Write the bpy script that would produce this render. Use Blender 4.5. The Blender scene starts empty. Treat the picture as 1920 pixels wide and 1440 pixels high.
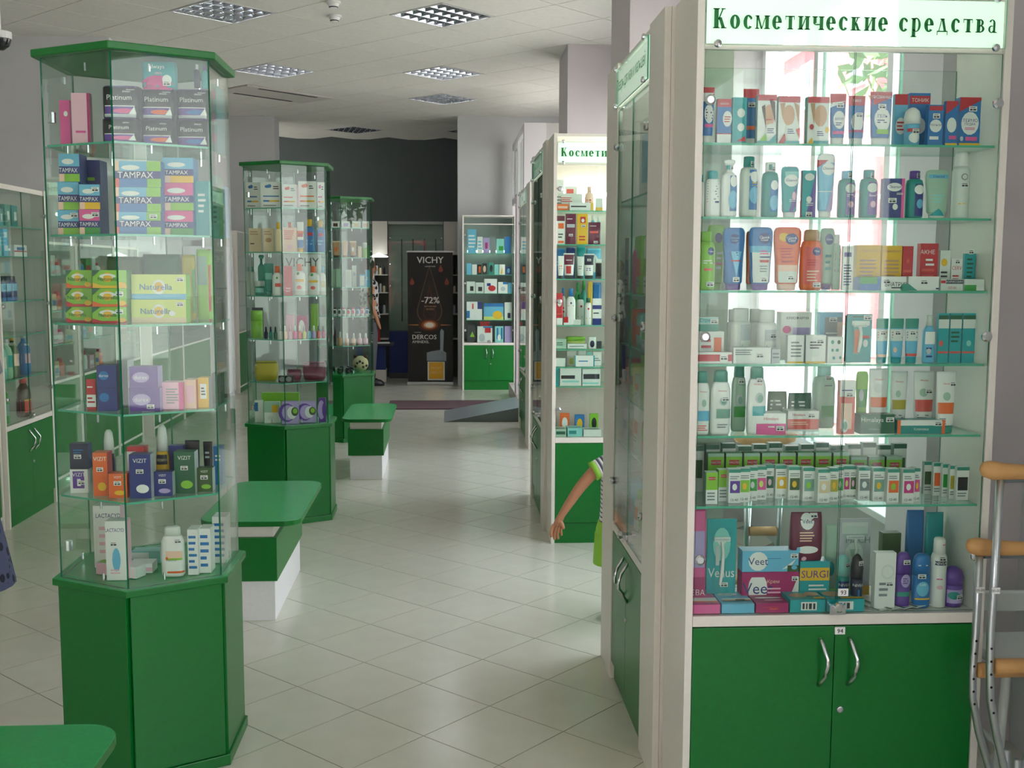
import bpy, math, random
from mathutils import Vector, Matrix
random.seed(7)
sc = bpy.context.scene
col = sc.collection
PI = math.pi

# ------------------------------------------------------------------ camera
CAM_F, CAM_PITCH, CAM_ROLL, CAM_YAW, CAM_H = 2047.6, .1048, .0035, -.06, 1.5435
cd = bpy.data.cameras.new('camera'); cam = bpy.data.objects.new('camera', cd); col.objects.link(cam)
cd.sensor_width = 36; cd.lens = CAM_F / 1920 * 36; cd.clip_start = .05; cd.clip_end = 200
CAM_R = Matrix.Rotation(CAM_YAW, 3, 'Z') @ Matrix.Rotation(PI/2 - CAM_PITCH, 3, 'X') @ Matrix.Rotation(CAM_ROLL, 3, 'Z')
cam.matrix_world = Matrix.Translation((0, 0, CAM_H)) @ CAM_R.to_4x4()
sc.camera = cam

def ray(px, py):
    return CAM_R @ Vector(((px-960)/CAM_F, -(py-720)/CAM_F, -1))
def atY(px, py, Y):
    d = ray(px, py); return Vector((0, 0, CAM_H)) + d * (Y / d.y)
def atZ(px, py, Z):
    d = ray(px, py); return Vector((0, 0, CAM_H)) + d * ((Z - CAM_H) / d.z)
def atX(px, py, X):
    d = ray(px, py); return Vector((0, 0, CAM_H)) + d * (X / d.x)

# ------------------------------------------------------------------ exposure, world
sc.view_settings.view_transform = 'Standard'; sc.view_settings.look = 'None'
sc.view_settings.gamma = 1; sc.view_settings.use_curve_mapping = False
sc.view_settings.exposure = 0.24
cy = sc.cycles
cy.max_bounces = 9; cy.diffuse_bounces = 4; cy.glossy_bounces = 4; cy.transmission_bounces = 4
cy.transparent_max_bounces = 48; cy.sample_clamp_indirect = 4; cy.caustics_reflective = False; cy.caustics_refractive = False

def srgb(h):
    h = h.lstrip('#'); r = []
    for i in (0, 2, 4):
        c = int(h[i:i+2], 16)/255; r.append(c/12.92 if c <= .04045 else ((c+.055)/1.055)**2.4)
    return (*r, 1)

w = bpy.data.worlds.new('sky'); sc.world = w; w.use_nodes = True
nt = w.node_tree; nt.nodes.clear()
o_ = nt.nodes.new('ShaderNodeOutputWorld'); bg = nt.nodes.new('ShaderNodeBackground')
tc = nt.nodes.new('ShaderNodeTexCoord'); sx = nt.nodes.new('ShaderNodeSeparateXYZ'); rp = nt.nodes.new('ShaderNodeValToRGB')
nt.links.new(tc.outputs['Generated'], sx.inputs[0]); nt.links.new(sx.outputs['Z'], rp.inputs[0])
rp.color_ramp.elements[0].position = 0; rp.color_ramp.elements[0].color = (1, .985, .96, 1)
rp.color_ramp.elements[1].position = .8; rp.color_ramp.elements[1].color = (.80, .88, 1, 1)
nt.links.new(rp.outputs[0], bg.inputs[0]); bg.inputs[1].default_value = 5.6
nt.links.new(bg.outputs[0], o_.inputs[0])

def daylight(name, loc, rot, sx_, sy_):
    l = bpy.data.lights.new(name, 'AREA'); l.shape = 'RECTANGLE'; l.size = sx_; l.size_y = sy_
    l.cycles.is_portal = True
    ob = bpy.data.objects.new(name, l); ob.location = loc; ob.rotation_euler = rot; col.objects.link(ob)
# portals of the window openings: right wall bays, entrance, and the shop front behind the camera
daylight('window_daylight', (1.93, -.6, 1.75), (0, -PI/2, 0), 2.3, 3.6)
daylight('window_daylight', (1.93, 5.1, 1.75), (0, -PI/2, 0), 2.3, 2.8)
daylight('window_daylight', (1.93, 8.6, 1.75), (0, -PI/2, 0), 2.3, 2.4)
daylight('window_daylight', (1.93, 12.4, 1.6), (0, -PI/2, 0), 2.9, 2.2)
daylight('window_daylight', (-2.4, -2.55, 1.35), (PI/2, 0, 0), 3.6, 2.1)
sun = bpy.data.lights.new('sun', 'SUN'); sun.energy = 16; sun.angle = math.radians(.8); sun.color = (1, .98, .95)
so = bpy.data.objects.new('sun', sun); so.rotation_euler = Vector((-.62, .28, 1)).to_track_quat('Z', 'Y').to_euler(); col.objects.link(so)

# ------------------------------------------------------------------ materials
_M = {}
def mat(hexc, rough=.45, metal=0, name=None, spec=.5, emit=0, noise=0, nscale=40, bump=0):
    key = (hexc, rough, metal, emit, noise, nscale, bump)
    if key in _M: return _M[key]
    m = bpy.data.materials.new(name or 'surface_' + hexc); m.use_nodes = True
    b = m.node_tree.nodes['Principled BSDF']; N = m.node_tree
    c = srgb(hexc); b.inputs['Base Color'].default_value = c
    b.inputs['Roughness'].default_value = rough; b.inputs['Metallic'].default_value = metal
    b.inputs['Specular IOR Level'].default_value = spec
    if emit:
        b.inputs['Emission Color'].default_value = c; b.inputs['Emission Strength'].default_value = emit
    if noise or bump:
        t = N.nodes.new('ShaderNodeTexCoord'); n = N.nodes.new('ShaderNodeTexNoise')
        n.inputs['Scale'].default_value = nscale; n.inputs['Detail'].default_value = 4
        N.links.new(t.outputs['Object'], n.inputs['Vector'])
        if noise:
            r = N.nodes.new('ShaderNodeValToRGB')
            r.color_ramp.elements[0].position = .3; r.color_ramp.elements[1].position = .7
            r.color_ramp.elements[0].color = tuple(x*(1-noise) for x in c[:3]) + (1,)
            r.color_ramp.elements[1].color = tuple(min(1, x*(1+noise)) for x in c[:3]) + (1,)
            N.links.new(n.outputs['Fac'], r.inputs[0]); N.links.new(r.outputs[0], b.inputs['Base Color'])
        if bump:
            bp = N.nodes.new('ShaderNodeBump'); bp.inputs['Strength'].default_value = bump; bp.inputs['Distance'].default_value = .002
            N.links.new(n.outputs['Fac'], bp.inputs['Height']); N.links.new(bp.outputs[0], b.inputs['Normal'])
    _M[key] = m; return m

def glass_mat(name, tint, base=.035, rough=0.0):
    m = bpy.data.materials.new(name); m.use_nodes = True; N = m.node_tree; N.nodes.clear()
    o = N.nodes.new('ShaderNodeOutputMaterial'); mx = N.nodes.new('ShaderNodeMixShader')
    tr = N.nodes.new('ShaderNodeBsdfTransparent'); gl = N.nodes.new('ShaderNodeBsdfGlossy')
    lw = N.nodes.new('ShaderNodeLayerWeight'); lw.inputs['Blend'].default_value = .5
    p = N.nodes.new('ShaderNodeMath'); p.operation = 'POWER'; p.inputs[1].default_value = 4.5
    q = N.nodes.new('ShaderNodeMath'); q.operation = 'MULTIPLY_ADD'; q.inputs[1].default_value = .85; q.inputs[2].default_value = base
    q.use_clamp = True
    tr.inputs[0].default_value = tint; gl.inputs['Roughness'].default_value = rough; gl.inputs[0].default_value = (1, 1, 1, 1)
    N.links.new(lw.outputs['Facing'], p.inputs[0]); N.links.new(p.outputs[0], q.inputs[0]); N.links.new(q.outputs[0], mx.inputs[0])
    N.links.new(tr.outputs[0], mx.inputs[1]); N.links.new(gl.outputs[0], mx.inputs[2]); N.links.new(mx.outputs[0], o.inputs[0])
    return m
GLASS = glass_mat('clear_glass', (.93, .975, .95, 1), .02)
SHELFGLASS = glass_mat('shelf_glass', (.84, .945, .90, 1), .05)
WINGLASS = glass_mat('window_glass', (.96, .97, .97, 1), .03)
EDGE = mat('1e7a58', .15, name='glass_edge'); EDGE2 = mat('55b596', .15, name='shelf_edge')

GREEN = mat('006f26', .34, name='green_laminate', noise=.05, nscale=60)
GREEN_TOP = mat('16a054', .25, name='green_laminate_window_sheen', noise=.05, nscale=60)  # lighter copy of the green, window sheen on tops put into the colour
GDARK = mat('013d16', .5, name='green_edge_shadow_gap')
WHITE = mat('e6e1d8', .42, name='white_laminate', noise=.02, nscale=60)
WHITE2 = mat('f2f0f2', .4, name='bright_white_laminate', noise=.02, nscale=60)
WALL = mat('cfd0d2', .85, name='painted_wall', noise=.03, nscale=3, bump=.15)
WALL2 = mat('d4cccf', .85, name='painted_pillar', noise=.03, nscale=3, bump=.15)
NICHE = mat('4c5353', .85, name='dark_grey_wall', noise=.04, nscale=3)
CHROME = mat('d8d8dc', .12, 1, name='chrome'); ALU = mat('c4c8cc', .32, 1, name='brushed_aluminium')
DARK = mat('15161a', .5, name='dark_plastic')

# ------------------------------------------------------------------ mesh helpers
class MB:
    def __init__(s): s.v = []; s.f = []; s.m = []; s.mats = []; s.sm = False
    def mi(s, m):
        if m not in s.mats: s.mats.append(m)
        return s.mats.index(m)
    def poly(s, pts, m):
        n = len(s.v); s.v += [tuple(p) for p in pts]; s.f.append(tuple(range(n, n+len(pts)))); s.m.append(s.mi(m)); return s
    def faces(s, pts, fs, m):
        n = len(s.v); s.v += [tuple(p) for p in pts]; k = s.mi(m)
        for f in fs: s.f.append(tuple(n+i for i in f)); s.m.append(k)
        return s
    def box(s, x0, y0, z0, x1, y1, z1, m, side=None, top=None, front=None):
        P = [(x0,y0,z0),(x1,y0,z0),(x1,y1,z0),(x0,y1,z0),(x0,y0,z1),(x1,y0,z1),(x1,y1,z1),(x0,y1,z1)]
        F = [(0,1,5,4),(1,2,6,5),(2,3,7,6),(3,0,4,7),(4,5,6,7),(3,2,1,0)]
        K = [front or m, side or m, m, side or m, top or m, m]
        n = len(s.v); s.v += P
        for f, k in zip(F, K): s.f.append(tuple(n+i for i in f)); s.m.append(s.mi(k))
        return s
    def slab(s, x0, y0, z0, x1, y1, z1, m, edge, axis):   # box whose two big faces take m, the rest edge
        P = [(x0,y0,z0),(x1,y0,z0),(x1,y1,z0),(x0,y1,z0),(x0,y0,z1),(x1,y0,z1),(x1,y1,z1),(x0,y1,z1)]
        F = [(0,1,5,4),(1,2,6,5),(2,3,7,6),(3,0,4,7),(4,5,6,7),(3,2,1,0)]
        big = {'x': (1,3), 'y': (0,2), 'z': (4,5)}[axis]
        n = len(s.v); s.v += P
        for i, f in enumerate(F): s.f.append(tuple(n+j for j in f)); s.m.append(s.mi(m if i in big else edge))
        return s
    def prism(s, pts, z0, z1, m, side=None, top=None):
        n = len(pts); P = [(x, y, z0) for x, y in pts] + [(x, y, z1) for x, y in pts]
        b = len(s.v); s.v += P
        for i in range(n):
            j = (i+1) % n; s.f.append((b+i, b+j, b+n+j, b+n+i)); s.m.append(s.mi(side or m))
        s.f.append(tuple(b+n+i for i in range(n))); s.m.append(s.mi(top or m))
        s.f.append(tuple(b+i for i in reversed(range(n)))); s.m.append(s.mi(m)); return s
    def rings(s, R, m, closed=True):
        n = len(R[0]); b = len(s.v)
        for r in R: s.v += [tuple(p) for p in r]
        k = s.mi(m)
        for a in range(len(R)-1):
            for i in range(n):
                j = (i+1) % n; s.f.append((b+a*n+i, b+a*n+j, b+(a+1)*n+j, b+(a+1)*n+i)); s.m.append(k)
        if closed:
            s.f.append(tuple(b+i for i in reversed(range(n)))); s.m.append(k)
            s.f.append(tuple(b+(len(R)-1)*n+i for i in range(n))); s.m.append(k)
        return s
    def cyl(s, x, y, z0, z1, r, m, n=12, r1=None):
        r1 = r if r1 is None else r1
        return s.rings([[(x+q*math.cos(2*PI*i/n), y+q*math.sin(2*PI*i/n), z) for i in range(n)] for q, z in ((r, z0), (r1, z1))], m)
    def tube(s, path, r, m, n=8):
        path = [Vector(p) for p in path]; R = []
        for i, p in enumerate(path):
            t = (path[min(i+1, len(path)-1)] - path[max(i-1, 0)]).normalized()
            a = Vector((0, 0, 1)) if abs(t.z) < .9 else Vector((1, 0, 0))
            u = t.cross(a).normalized(); v = t.cross(u)
            rr = r[i] if isinstance(r, (list, tuple)) else r
            R.append([p + rr*(math.cos(2*PI*k/n)*u + math.sin(2*PI*k/n)*v) for k in range(n)])
        return s.rings(R, m)
    def mesh(s, name):
        me = bpy.data.meshes.new(name); me.from_pydata(s.v, [], s.f)
        for m in s.mats: me.materials.append(m)
        me.polygons.foreach_set('material_index', s.m)
        if s.sm: me.polygons.foreach_set('use_smooth', [True]*len(s.f))
        me.update(); return me
    def build(s, name, parent=None, loc=None, rz=0, smooth=False, bevel=0):
        s.sm = smooth; return link(name, s.mesh(name), parent, loc, rz, bevel)

def link(name, me, parent=None, loc=None, rz=0, bevel=0):
    o = bpy.data.objects.new(name, me); col.objects.link(o)
    if parent: o.parent = parent
    if loc is not None: o.location = loc
    if rz: o.rotation_euler = (0, 0, rz)
    if bevel:
        b = o.modifiers.new('edge_rounding', 'BEVEL'); b.width = bevel; b.segments = 2; b.limit_method = 'ANGLE'
    return o
def empty(name, loc, rz=0):
    o = bpy.data.objects.new(name, None); col.objects.link(o); o.location = loc; o.rotation_euler = (0, 0, rz); o.empty_display_size = .05; return o
def tag(o, label, cat, group=None):
    o['label'] = label; o['category'] = cat
    if group: o['group'] = group
    return o
def struct(o): o['kind'] = 'structure'; return o
def stuff(o): o['kind'] = 'stuff'; return o
def copy_tree(o, parent=None):
    c = o.copy(); col.objects.link(c)
    if parent: c.parent = parent
    for ch in list(o.children): copy_tree(ch, c)
    return c

# ------------------------------------------------------------------ lettering
_T = {}
def text2d(s):   # unit-height letters, centred; list of verts, list of faces, width
    if s in _T: return _T[s]
    cu = bpy.data.curves.new('t', 'FONT'); cu.body = s; cu.resolution_u = 2; cu.size = 1
    ob = bpy.data.objects.new('t', cu); col.objects.link(ob)
    dg = bpy.context.evaluated_depsgraph_get(); me = bpy.data.meshes.new_from_object(ob.evaluated_get(dg))
    vs = [(v.co.x, v.co.y) for v in me.vertices]; fs = [tuple(p.vertices) for p in me.polygons]
    bpy.data.objects.remove(ob); bpy.data.meshes.remove(me); bpy.data.curves.remove(cu)
    if not vs: vs = [(0, 0), (1, 0), (1, 1)]; fs = [(0, 1, 2)]
    x0 = min(v[0] for v in vs); x1 = max(v[0] for v in vs); y0 = min(v[1] for v in vs); y1 = max(v[1] for v in vs)
    hh = max(y1-y0, .3)
    vs = [((x-(x0+x1)/2)/hh, (y-(y0+y1)/2)/hh) for x, y in vs]
    _T[s] = (vs, fs, (x1-x0)/hh); return _T[s]
def flat_text(b, s, cx, cz, h, m, y, maxw=None, bold=0):   # text on a plane facing -y
    vs, fs, wd = text2d(s); kx = h
    if maxw and wd*h > maxw: kx = maxw/wd
    b.faces([(cx+x*kx, y, cz+z*h) for x, z in vs], fs, m)
    if bold:
        b.faces([(cx+x*kx+bold, y-.0002, cz+z*h) for x, z in vs], fs, m)
    return b

# bold serif Cyrillic letters, drawn as strokes (cap height 1, x-height .68)
def serif_glyph(ch):
    Q = []
    def rect(x0, y0, x1, y1): Q.append([(x0,y0),(x1,y0),(x1,y1),(x0,y1)])
    def st(x, y0, y1, w=.17, s0=1, s1=1):
        w = w*1.4 if w > .1 else w*1.6
        rect(x, y0, x+w, y1)
        if s0: rect(x-.07, y0, x+w+.07, y0+.055)
        if s1: rect(x-.07, y1-.055, x+w+.07, y1)
    def dg(x0, y0, x1, y1, w): Q.append([(x0,y0),(x0+w,y0),(x1+w,y1),(x1,y1)])
    def ring(cx, cy_, rx, ry, a0=0, a1=360, tx=.24, ty=.085, n=20):
        for i in range(n):
            a = math.radians(a0+(a1-a0)*i/n); c = math.radians(a0+(a1-a0)*(i+1)/n)
            Q.append([(cx+rx*math.cos(a), cy_+ry*math.sin(a)), (cx+rx*math.cos(c), cy_+ry*math.sin(c)),
                      (cx+(rx-tx)*math.cos(c), cy_+(ry-ty)*math.sin(c)), (cx+(rx-tx)*math.cos(a), cy_+(ry-ty)*math.sin(a))])
    X = .68
    if ch == 'К':
        st(.07, 0, 1, .2); dg(.3, .42, .58, 1, .09); rect(.5, .945, .78, 1); dg(.56, 0, .33, .55, .22); rect(.5, 0, .86, .055); return Q, .9
    if ch == 'к':
        st(.07, 0, X, .16); dg(.24, .3, .42, X, .08); rect(.37, X-.05, .58, X); dg(.42, 0, .24, .38, .17); rect(.38, 0, .66, .05); return Q, .68
    if ch == 'о': ring(.32, X/2, .32, X/2+.02); return Q, .68
    if ch == 'с': ring(.31, X/2, .31, X/2+.02, 45, 320); rect(.42, .47, .55, .6); return Q, .6
    if ch == 'е': ring(.31, X/2, .31, X/2+.02, 0, 318); rect(.13, X/2-.02, .6, X/2+.035); return Q, .64
    if ch == 'м':
        st(.05, 0, X, .07); st(.62, 0, X, .16); dg(.33, 0, .08, X, .12); dg(.36, 0, .62, X, .06); return Q, .88
    if ch == 'т': st(.24, 0, X, .16, 1, 0); rect(.02, X-.06, .62, X); rect(.02, X-.2, .06, X); rect(.58, X-.2, .62, X); return Q, .66
    if ch == 'и': st(.07, 0, X, .15); st(.5, 0, X, .15); dg(.2, .05, .46, .6, .07); return Q, .74
    if ch == 'ч': st(.07, .33, X, .15, 0, 1); ring(.3, .36, .23, .13, 180, 300, .1, .06, 8); rect(.3, .235, .5, .3); st(.48, 0, X, .16); return Q, .72
    if ch == 'р': st(.07, -.28, X, .16); ring(.33, X/2, .3, X/2+.02, -140, 140, .16, .05); return Q, .68
    if ch == 'д': dg(.12, .05, .3, X, .06); dg(.46, .05, .3, X, .17); rect(.02, 0, .72, .06); rect(.02, -.16, .07, .05); rect(.67, -.16, .72, .05); rect(.22, X-.06, .5, X); return Q, .76
    if ch == 'в': st(.07, 0, X, .16); ring(.28, .5, .24, .18, -90, 90, .15, .05, 10); ring(.28, .19, .3, .19, -90, 90, .16, .05, 10); rect(.2, .3, .32, .35); return Q, .62
    if ch == 'а': rect(.34, 0, .49, .5); rect(.34, 0, .6, .05); ring(.28, .48, .21, .2, 0, 160, .14, .05, 10); ring(.24, .18, .21, .19, 60, 330, .13, .05, 14); return Q, .64
    return Q, .36

# ------------------------------------------------------------------ goods: mesh builders
CC = dict(W='f1f1ee', K='15151a', R='c9222e', B='1b74bb', b='6cbce0', N='1d2f7d', T='17a2aa', t='8fd6d0', G='2f9c3c', g='8ac733',
          D='0d5c3c', O='ee6a24', Y='f0bd22', P='e4569c', p='f3bdd0', M='ae1869', V='62399c', v='b9a5da', S='c4c9ce', s='dfe5df',
          C='c79a72', c='ead4ae', F='dba680', H='4b2c1b', L='d7e27c', A='f5cbb4', E='80888c', U='2b9482', Z='6e1b3c', X='0a8f8a',
          n='10183c', y='b9a92b', q='a9c9b4', d='3a5a2a', m='d22a86', r='e2574c', k='2c3036', h='7da89a')
def cm(c, rough=.35): return mat(CC[c], rough)
_GL = {}
def sup(w, d, e, n=16):
    R = []
    for i in range(n):
        a = 2*PI*(i+.5)/n; c, s_ = math.cos(a), math.sin(a)
        R.append((math.copysign(abs(c)**(2/e), c)*w/2, math.copysign(abs(s_)**(2/e), s_)*d/2))
    return R
PROF = {  # profile of the body, exponent, extra parts [(name, profile, colour key)]
 'bottle': ([(0,.86,.86),(.03,1,1),(.55,1,1),(.68,.94,.95),(.76,.6,.75),(.78,.42,.6)], 3, [('cap', [(.78,.46,.66),(.985,.44,.64),(1,.36,.5)], 'cap')]),
 'shampoo': ([(0,.84,.84),(.04,.97,.97),(.35,1,1),(.7,.96,.98),(.8,.78,.9),(.82,.62,.8)], 3, [('cap', [(.82,.7,.9),(.97,.66,.86),(1,.5,.7)], 'cap')]),
 'slim': ([(0,.9,.9),(.03,1,1),(.7,1,1),(.8,.85,.85),(.83,.5,.5)], 2.4, [('cap', [(.83,.62,.62),(.99,.6,.6),(1,.5,.5)], 'cap')]),
 'can': ([(0,.94,.94),(.02,1,1),(.72,1,1),(.78,.8,.8)], 2, [('cap', [(.78,.78,.78),(.97,.74,.74),(1,.6,.6)], 'cap')]),
 'jar': ([(0,.92,.92),(.03,1,1),(.68,1,1),(.74,.92,.92),(.76,.7,.7)], 2.2, [('cap', [(.76,.8,.8),(.98,.8,.8),(1,.74,.74)], 'cap')]),
 'pot': ([(0,.9,.9),(.04,1,1),(.62,1,1)], 2, [('cap', [(.63,1.03,1.03),(.98,1.03,1.03),(1,.97,.97)], 'cap')]),
 'roll': ([(0,.8,.8),(.05,.9,.9),(.5,.96,.96),(.56,.9,.9)], 2, [('cap', [(.56,.95,.95),(.75,1,1),(.9,.82,.82),(.98,.4,.4),(1,.15,.15)], 'cap')]),
 'stick': ([(0,.85,.85),(.03,.97,.97),(.6,1,1)], 2.6, [('cap', [(.61,1,1),(.85,.98,.98),(.95,.82,.85),(1,.5,.6)], 'cap')]),
 'tube': ([(.13,.78,1),(.17,.84,1),(.6,.95,.55),(.96,1,.09),(1,1,.07)], 2.2, [('cap', [(0,.72,.95),(.02,.78,1),(.13,.78,1)], 'cap')]),
 'lotion': ([(.1,.7,.9),(.13,.82,.95),(.45,.86,.9),(.8,1,.6),(.93,1,.35),(.985,.86,.2),(1,.6,.12)], 2.2, [('cap', [(0,.6,.9),(.02,.66,.9),(.1,.68,.9)], 'cap')]),
 'pet': ([(0,.75,.75),(.03,.95,.95),(.2,1,1),(.45,.92,.92),(.62,1,1),(.76,.8,.8),(.86,.35,.35),(.93,.3,.3)], 2, [('cap', [(.93,.36,.36),(1,.34,.34)], 'cap')]),
 'jug': ([(0,.9,.9),(.03,1,1),(.55,1,1),(.72,.85,.85),(.8,.5,.5),(.86,.4,.4)], 2.2, [('cap', [(.86,.5,.5),(1,.48,.48)], 'cap')]),
 'drop': ([(0,.9,.9),(.05,1,1),(.5,1,1),(.6,.5,.5)], 2, [('cap', [(.6,.55,.55),(.97,.42,.42),(1,.3,.3)], 'cap')]),
 'pack': ([(0,.97,.9),(.04,.99,1),(.5,1,1),(.93,.99,.97),(1,.97,.6)], 5, []),
 'bag': ([(0,.96,.7),(.08,1,1),(.5,.99,1),(.85,.97,.6),(.97,.96,.1),(1,.95,.06)], 4, []),
}
def pf(prof, t):
    if t <= prof[0][0]: return prof[0][1:]
    for a, b in zip(prof, prof[1:]):
        if t <= b[0]:
            k = (t-a[0])/max(b[0]-a[0], 1e-6); return (a[1]+(b[1]-a[1])*k, a[2]+(b[2]-a[2])*k)
    return prof[-1][1:]
NAMES = dict(box='carton', lie='flat_carton', bottle='lotion_bottle', shampoo='shampoo_bottle', slim='slim_bottle', can='spray_can', jar='pill_jar', pot='cream_jar',
             roll='roll_on_deodorant', stick='deodorant_stick', tube='cream_tube', lotion='wash_tube', pet='water_bottle', jug='syrup_bottle', drop='nail_polish_bottle',
             pack='soft_pack', bag='foil_bag', blister='blister_pack', pump='foam_bottle', trig='spray_bottle', sachet='sachet', card='display_card', purse='cosmetic_bag')
CATS = dict(box='box', lie='box', bottle='bottle', shampoo='bottle', slim='bottle', can='spray can', jar='jar', pot='jar', roll='deodorant', stick='deodorant', tube='tube',
            lotion='tube', pet='bottle', jug='bottle', drop='nail polish', pack='pack', bag='bag', blister='blister pack', pump='bottle', trig='bottle', sachet='sachet', card='card', purse='bag')
DEF_D = dict(box=.45, lie=1, bottle=.6, shampoo=.5, slim=.75, can=1, jar=.85, pot=1, roll=1, stick=.6, tube=.55, lotion=.5, pet=1, jug=.75, drop=1, pack=.6, bag=.4, blister=.12, pump=.8, trig=.55, sachet=1, card=.06, purse=.5)
def goods_meshes(kind, w, d, h, body, dec, side, cap):
    key = (kind, round(w, 3), round(d, 3), round(h, 3), body, dec, side, cap)
    if key in _GL: return _GL[key]
    b = MB(); parts = []; base = kind
    m = cm(body); sm = cm(side) if side else m
    if kind in ('box', 'lie', 'sachet', 'card'):
        b.box(-w/2, -d/2, 0, w/2, d/2, h, m, side=sm)
        S = lambda u, v: ((u-.5)*w, -d/2, v*h)
        ST = lambda u, v: ((u-.5)*w, (v-.5)*d, h)
        curved = False; smooth = False
    elif kind == 'blister':
        b.box(-w/2, 0, 0, w/2, .004, h, m)
        e = 3; bl = MB(); bl.rings([[(x, y, t*h) for x, y in sup(w*fx, d*fy, e, 14)] for t, fx, fy in [(.1,.3,.4),(.16,.5,.8),(.6,.6,.9),(.86,.86,.9),(.9,.6,.3)]], GLASS)
        rz_ = MB(); rz_.box(-w*.27, -.008, h*.74, w*.27, -.002, h*.79, cm('W')); rz_.box(-w*.24, -.0095, h*.75, w*.24, -.0081, h*.775, cm('S'))
        rz_.tube([(0, -.005, h*.74), (w*.05, -.005, h*.6), (w*.02, -.006, h*.4), (-w*.04, -.005, h*.22)], [.005, .0045, .0055, .004], cm('W'), 8)
        parts.append(('bubble', bl.mesh('bubble'))); parts.append(('razor', rz_.mesh('razor')))
        S = lambda u, v: ((u-.5)*w, 0, v*h); ST = S; curved = False; smooth = False
    elif kind == 'purse':
        R = []
        for t, fx, fy in ((0,.78,.6),(.08,.9,.95),(.5,1,1),(.85,.97,.7),(1,.86,.3)):
            R.append([(x, y, t*h) for x, y in sup(w*fx, d*fy, 3.5)])
        b.rings(R, m); S = lambda u, v: ((u-.5)*w, -d/2, v*h); ST = S; curved = False; smooth = True
        z = MB(); z.rings([[(x, y, t) for x, y in sup(w*.93, d*.6, 3.5)] for t in (h*.9, h*.93)], cm('K')); parts.append(('zip', z.mesh('zip')))
    else:
        k2 = {'pump': 'bottle', 'trig': 'bottle'}.get(kind, kind)
        prof, e, ex = PROF[k2]
        if kind == 'pump':
            prof = [(0,.9,.9),(.03,1,1),(.5,1,1),(.58,.8,.8),(.6,.6,.6)]; e = 2.2
            ex = [('cap', [(.6,.8,.8),(.8,.76,.76),(.95,.6,.6),(1,.3,.3)], 'cap')]
        if kind == 'trig':
            prof = [(0,.86,.86),(.03,1,1),(.62,1,1),(.72,.9,.9),(.78,.4,.6)]
            ex = [('cap', [(.78,.34,.5),(.9,.34,.5)], 'cap'), ('nozzle', [(.9,.5,.4),(.95,.75,.5),(.985,.7,.5),(1,.4,.3)], 'cap')]
        R = [[(x, y, t*h) for x, y in sup(w*fx, d*fy, e)] for t, fx, fy in prof]
        b.rings(R, m); smooth = True
        for nm, pr, ck in ex:
            c = MB(); c.rings([[(x, y, t*h) for x, y in sup(w*fx, d*fy, max(2, e-.4))] for t, fx, fy in pr], cm(cap or 'W'))
            c.sm = True; parts.append((nm, c.mesh(nm)))
        def S(u, v):
            fx, fy = pf(prof, v); q = min(abs(2*u-1), .999)
            return ((u-.5)*w*fx, -d/2*fy*(1-q**e)**(1/e), v*h)
        ST = S; curved = True
    lay = 1; lt = MB(); pt = MB()
    eps = .0005
    for tk in [t for t in dec.split(';') if t]:
        a = tk.split(); k = a[0]; F = ST if k in 'RET' and kind in ('lie', 'sachet') else S
        top = F is ST and kind in ('lie', 'sachet')
        off = (lambda p: (p[0], p[1], p[2]+eps*lay)) if top else (lambda p: (p[0], p[1]-eps*lay, p[2]))
        k = k.lower()
        if k == 'r':
            u0, v0, u1, v1 = map(float, a[1:5]); c = cm(a[5]); nu = 10 if curved else 1; nv = 4 if curved else 1
            for i in range(nu):
                for j in range(nv):
                    U = [u0+(u1-u0)*x/nu for x in (i, i+1)]; Vv = [v0+(v1-v0)*x/nv for x in (j, j+1)]
                    b.poly([off(F(U[0], Vv[0])), off(F(U[1], Vv[0])), off(F(U[1], Vv[1])), off(F(U[0], Vv[1]))], c)
        elif k == 'e':
            u, v, ru, rv = map(float, a[1:5]); n = 14
            P = lambda i, q: off(F(u+q*ru*math.cos(2*PI*i/n), v+q*rv*math.sin(2*PI*i/n)))
            if not curved: b.poly([P(i, 1) for i in range(n)], cm(a[5]))
            else:
                b.poly([P(i, .3) for i in range(n)], cm(a[5]))
                for q0, q1 in ((.3, .65), (.65, 1)):
                    for i in range(n): b.poly([P(i, q0), P(i, q1), P(i+1, q1), P(i+1, q0)], cm(a[5]))
        elif k == 'g':      # triangle / slanted shape: three points
            p = list(map(float, a[1:7])); m_ = 5 if curved else 1
            Q = lambda i, j: off(F(p[0]+(p[2]-p[0])*i/m_+(p[4]-p[2])*j/m_, p[1]+(p[3]-p[1])*i/m_+(p[5]-p[3])*j/m_))
            for i in range(m_):
                for j in range(i+1):
                    b.poly([Q(i, j), Q(i+1, j), Q(i+1, j+1)], cm(a[7]))
                    if j < i: b.poly([Q(i, j), Q(i+1, j+1), Q(i, j+1)], cm(a[7]))
        elif k == 't':
            vs, fs, wd = text2d(a[1].replace('_', ' ')); u, v, hh = map(float, a[2:5]); kx = hh*h if not top else hh*d
            ky = kx
            if wd*kx > .9*w: kx = .9*w/wd
            D = d if top else h
            lt.faces([off(F(min(max(u+x*kx/w, .01), .99), min(max(v+y*ky/D, 0), 1))) for x, y in vs], fs, cm(a[5]))
        elif k == 'l':      # small print: short dark lines
            u0, v0, u1, v1 = map(float, a[1:5]); n = int(a[5]); c = cm(a[6])
            for i in range(n):
                vv = v0+(v1-v0)*(i+.5)/n; q = (v1-v0)/n*.22; ue = u1-(u1-u0)*random.random()*.35
                lt.poly([off(F(u0, vv-q)), off(F(ue, vv-q)), off(F(ue, vv+q)), off(F(u0, vv+q))], c)
        elif k == 'p':      # price sticker
            u, v = float(a[1]), float(a[2]); pw = min(.022/w, .46); ph = .013/h
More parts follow.
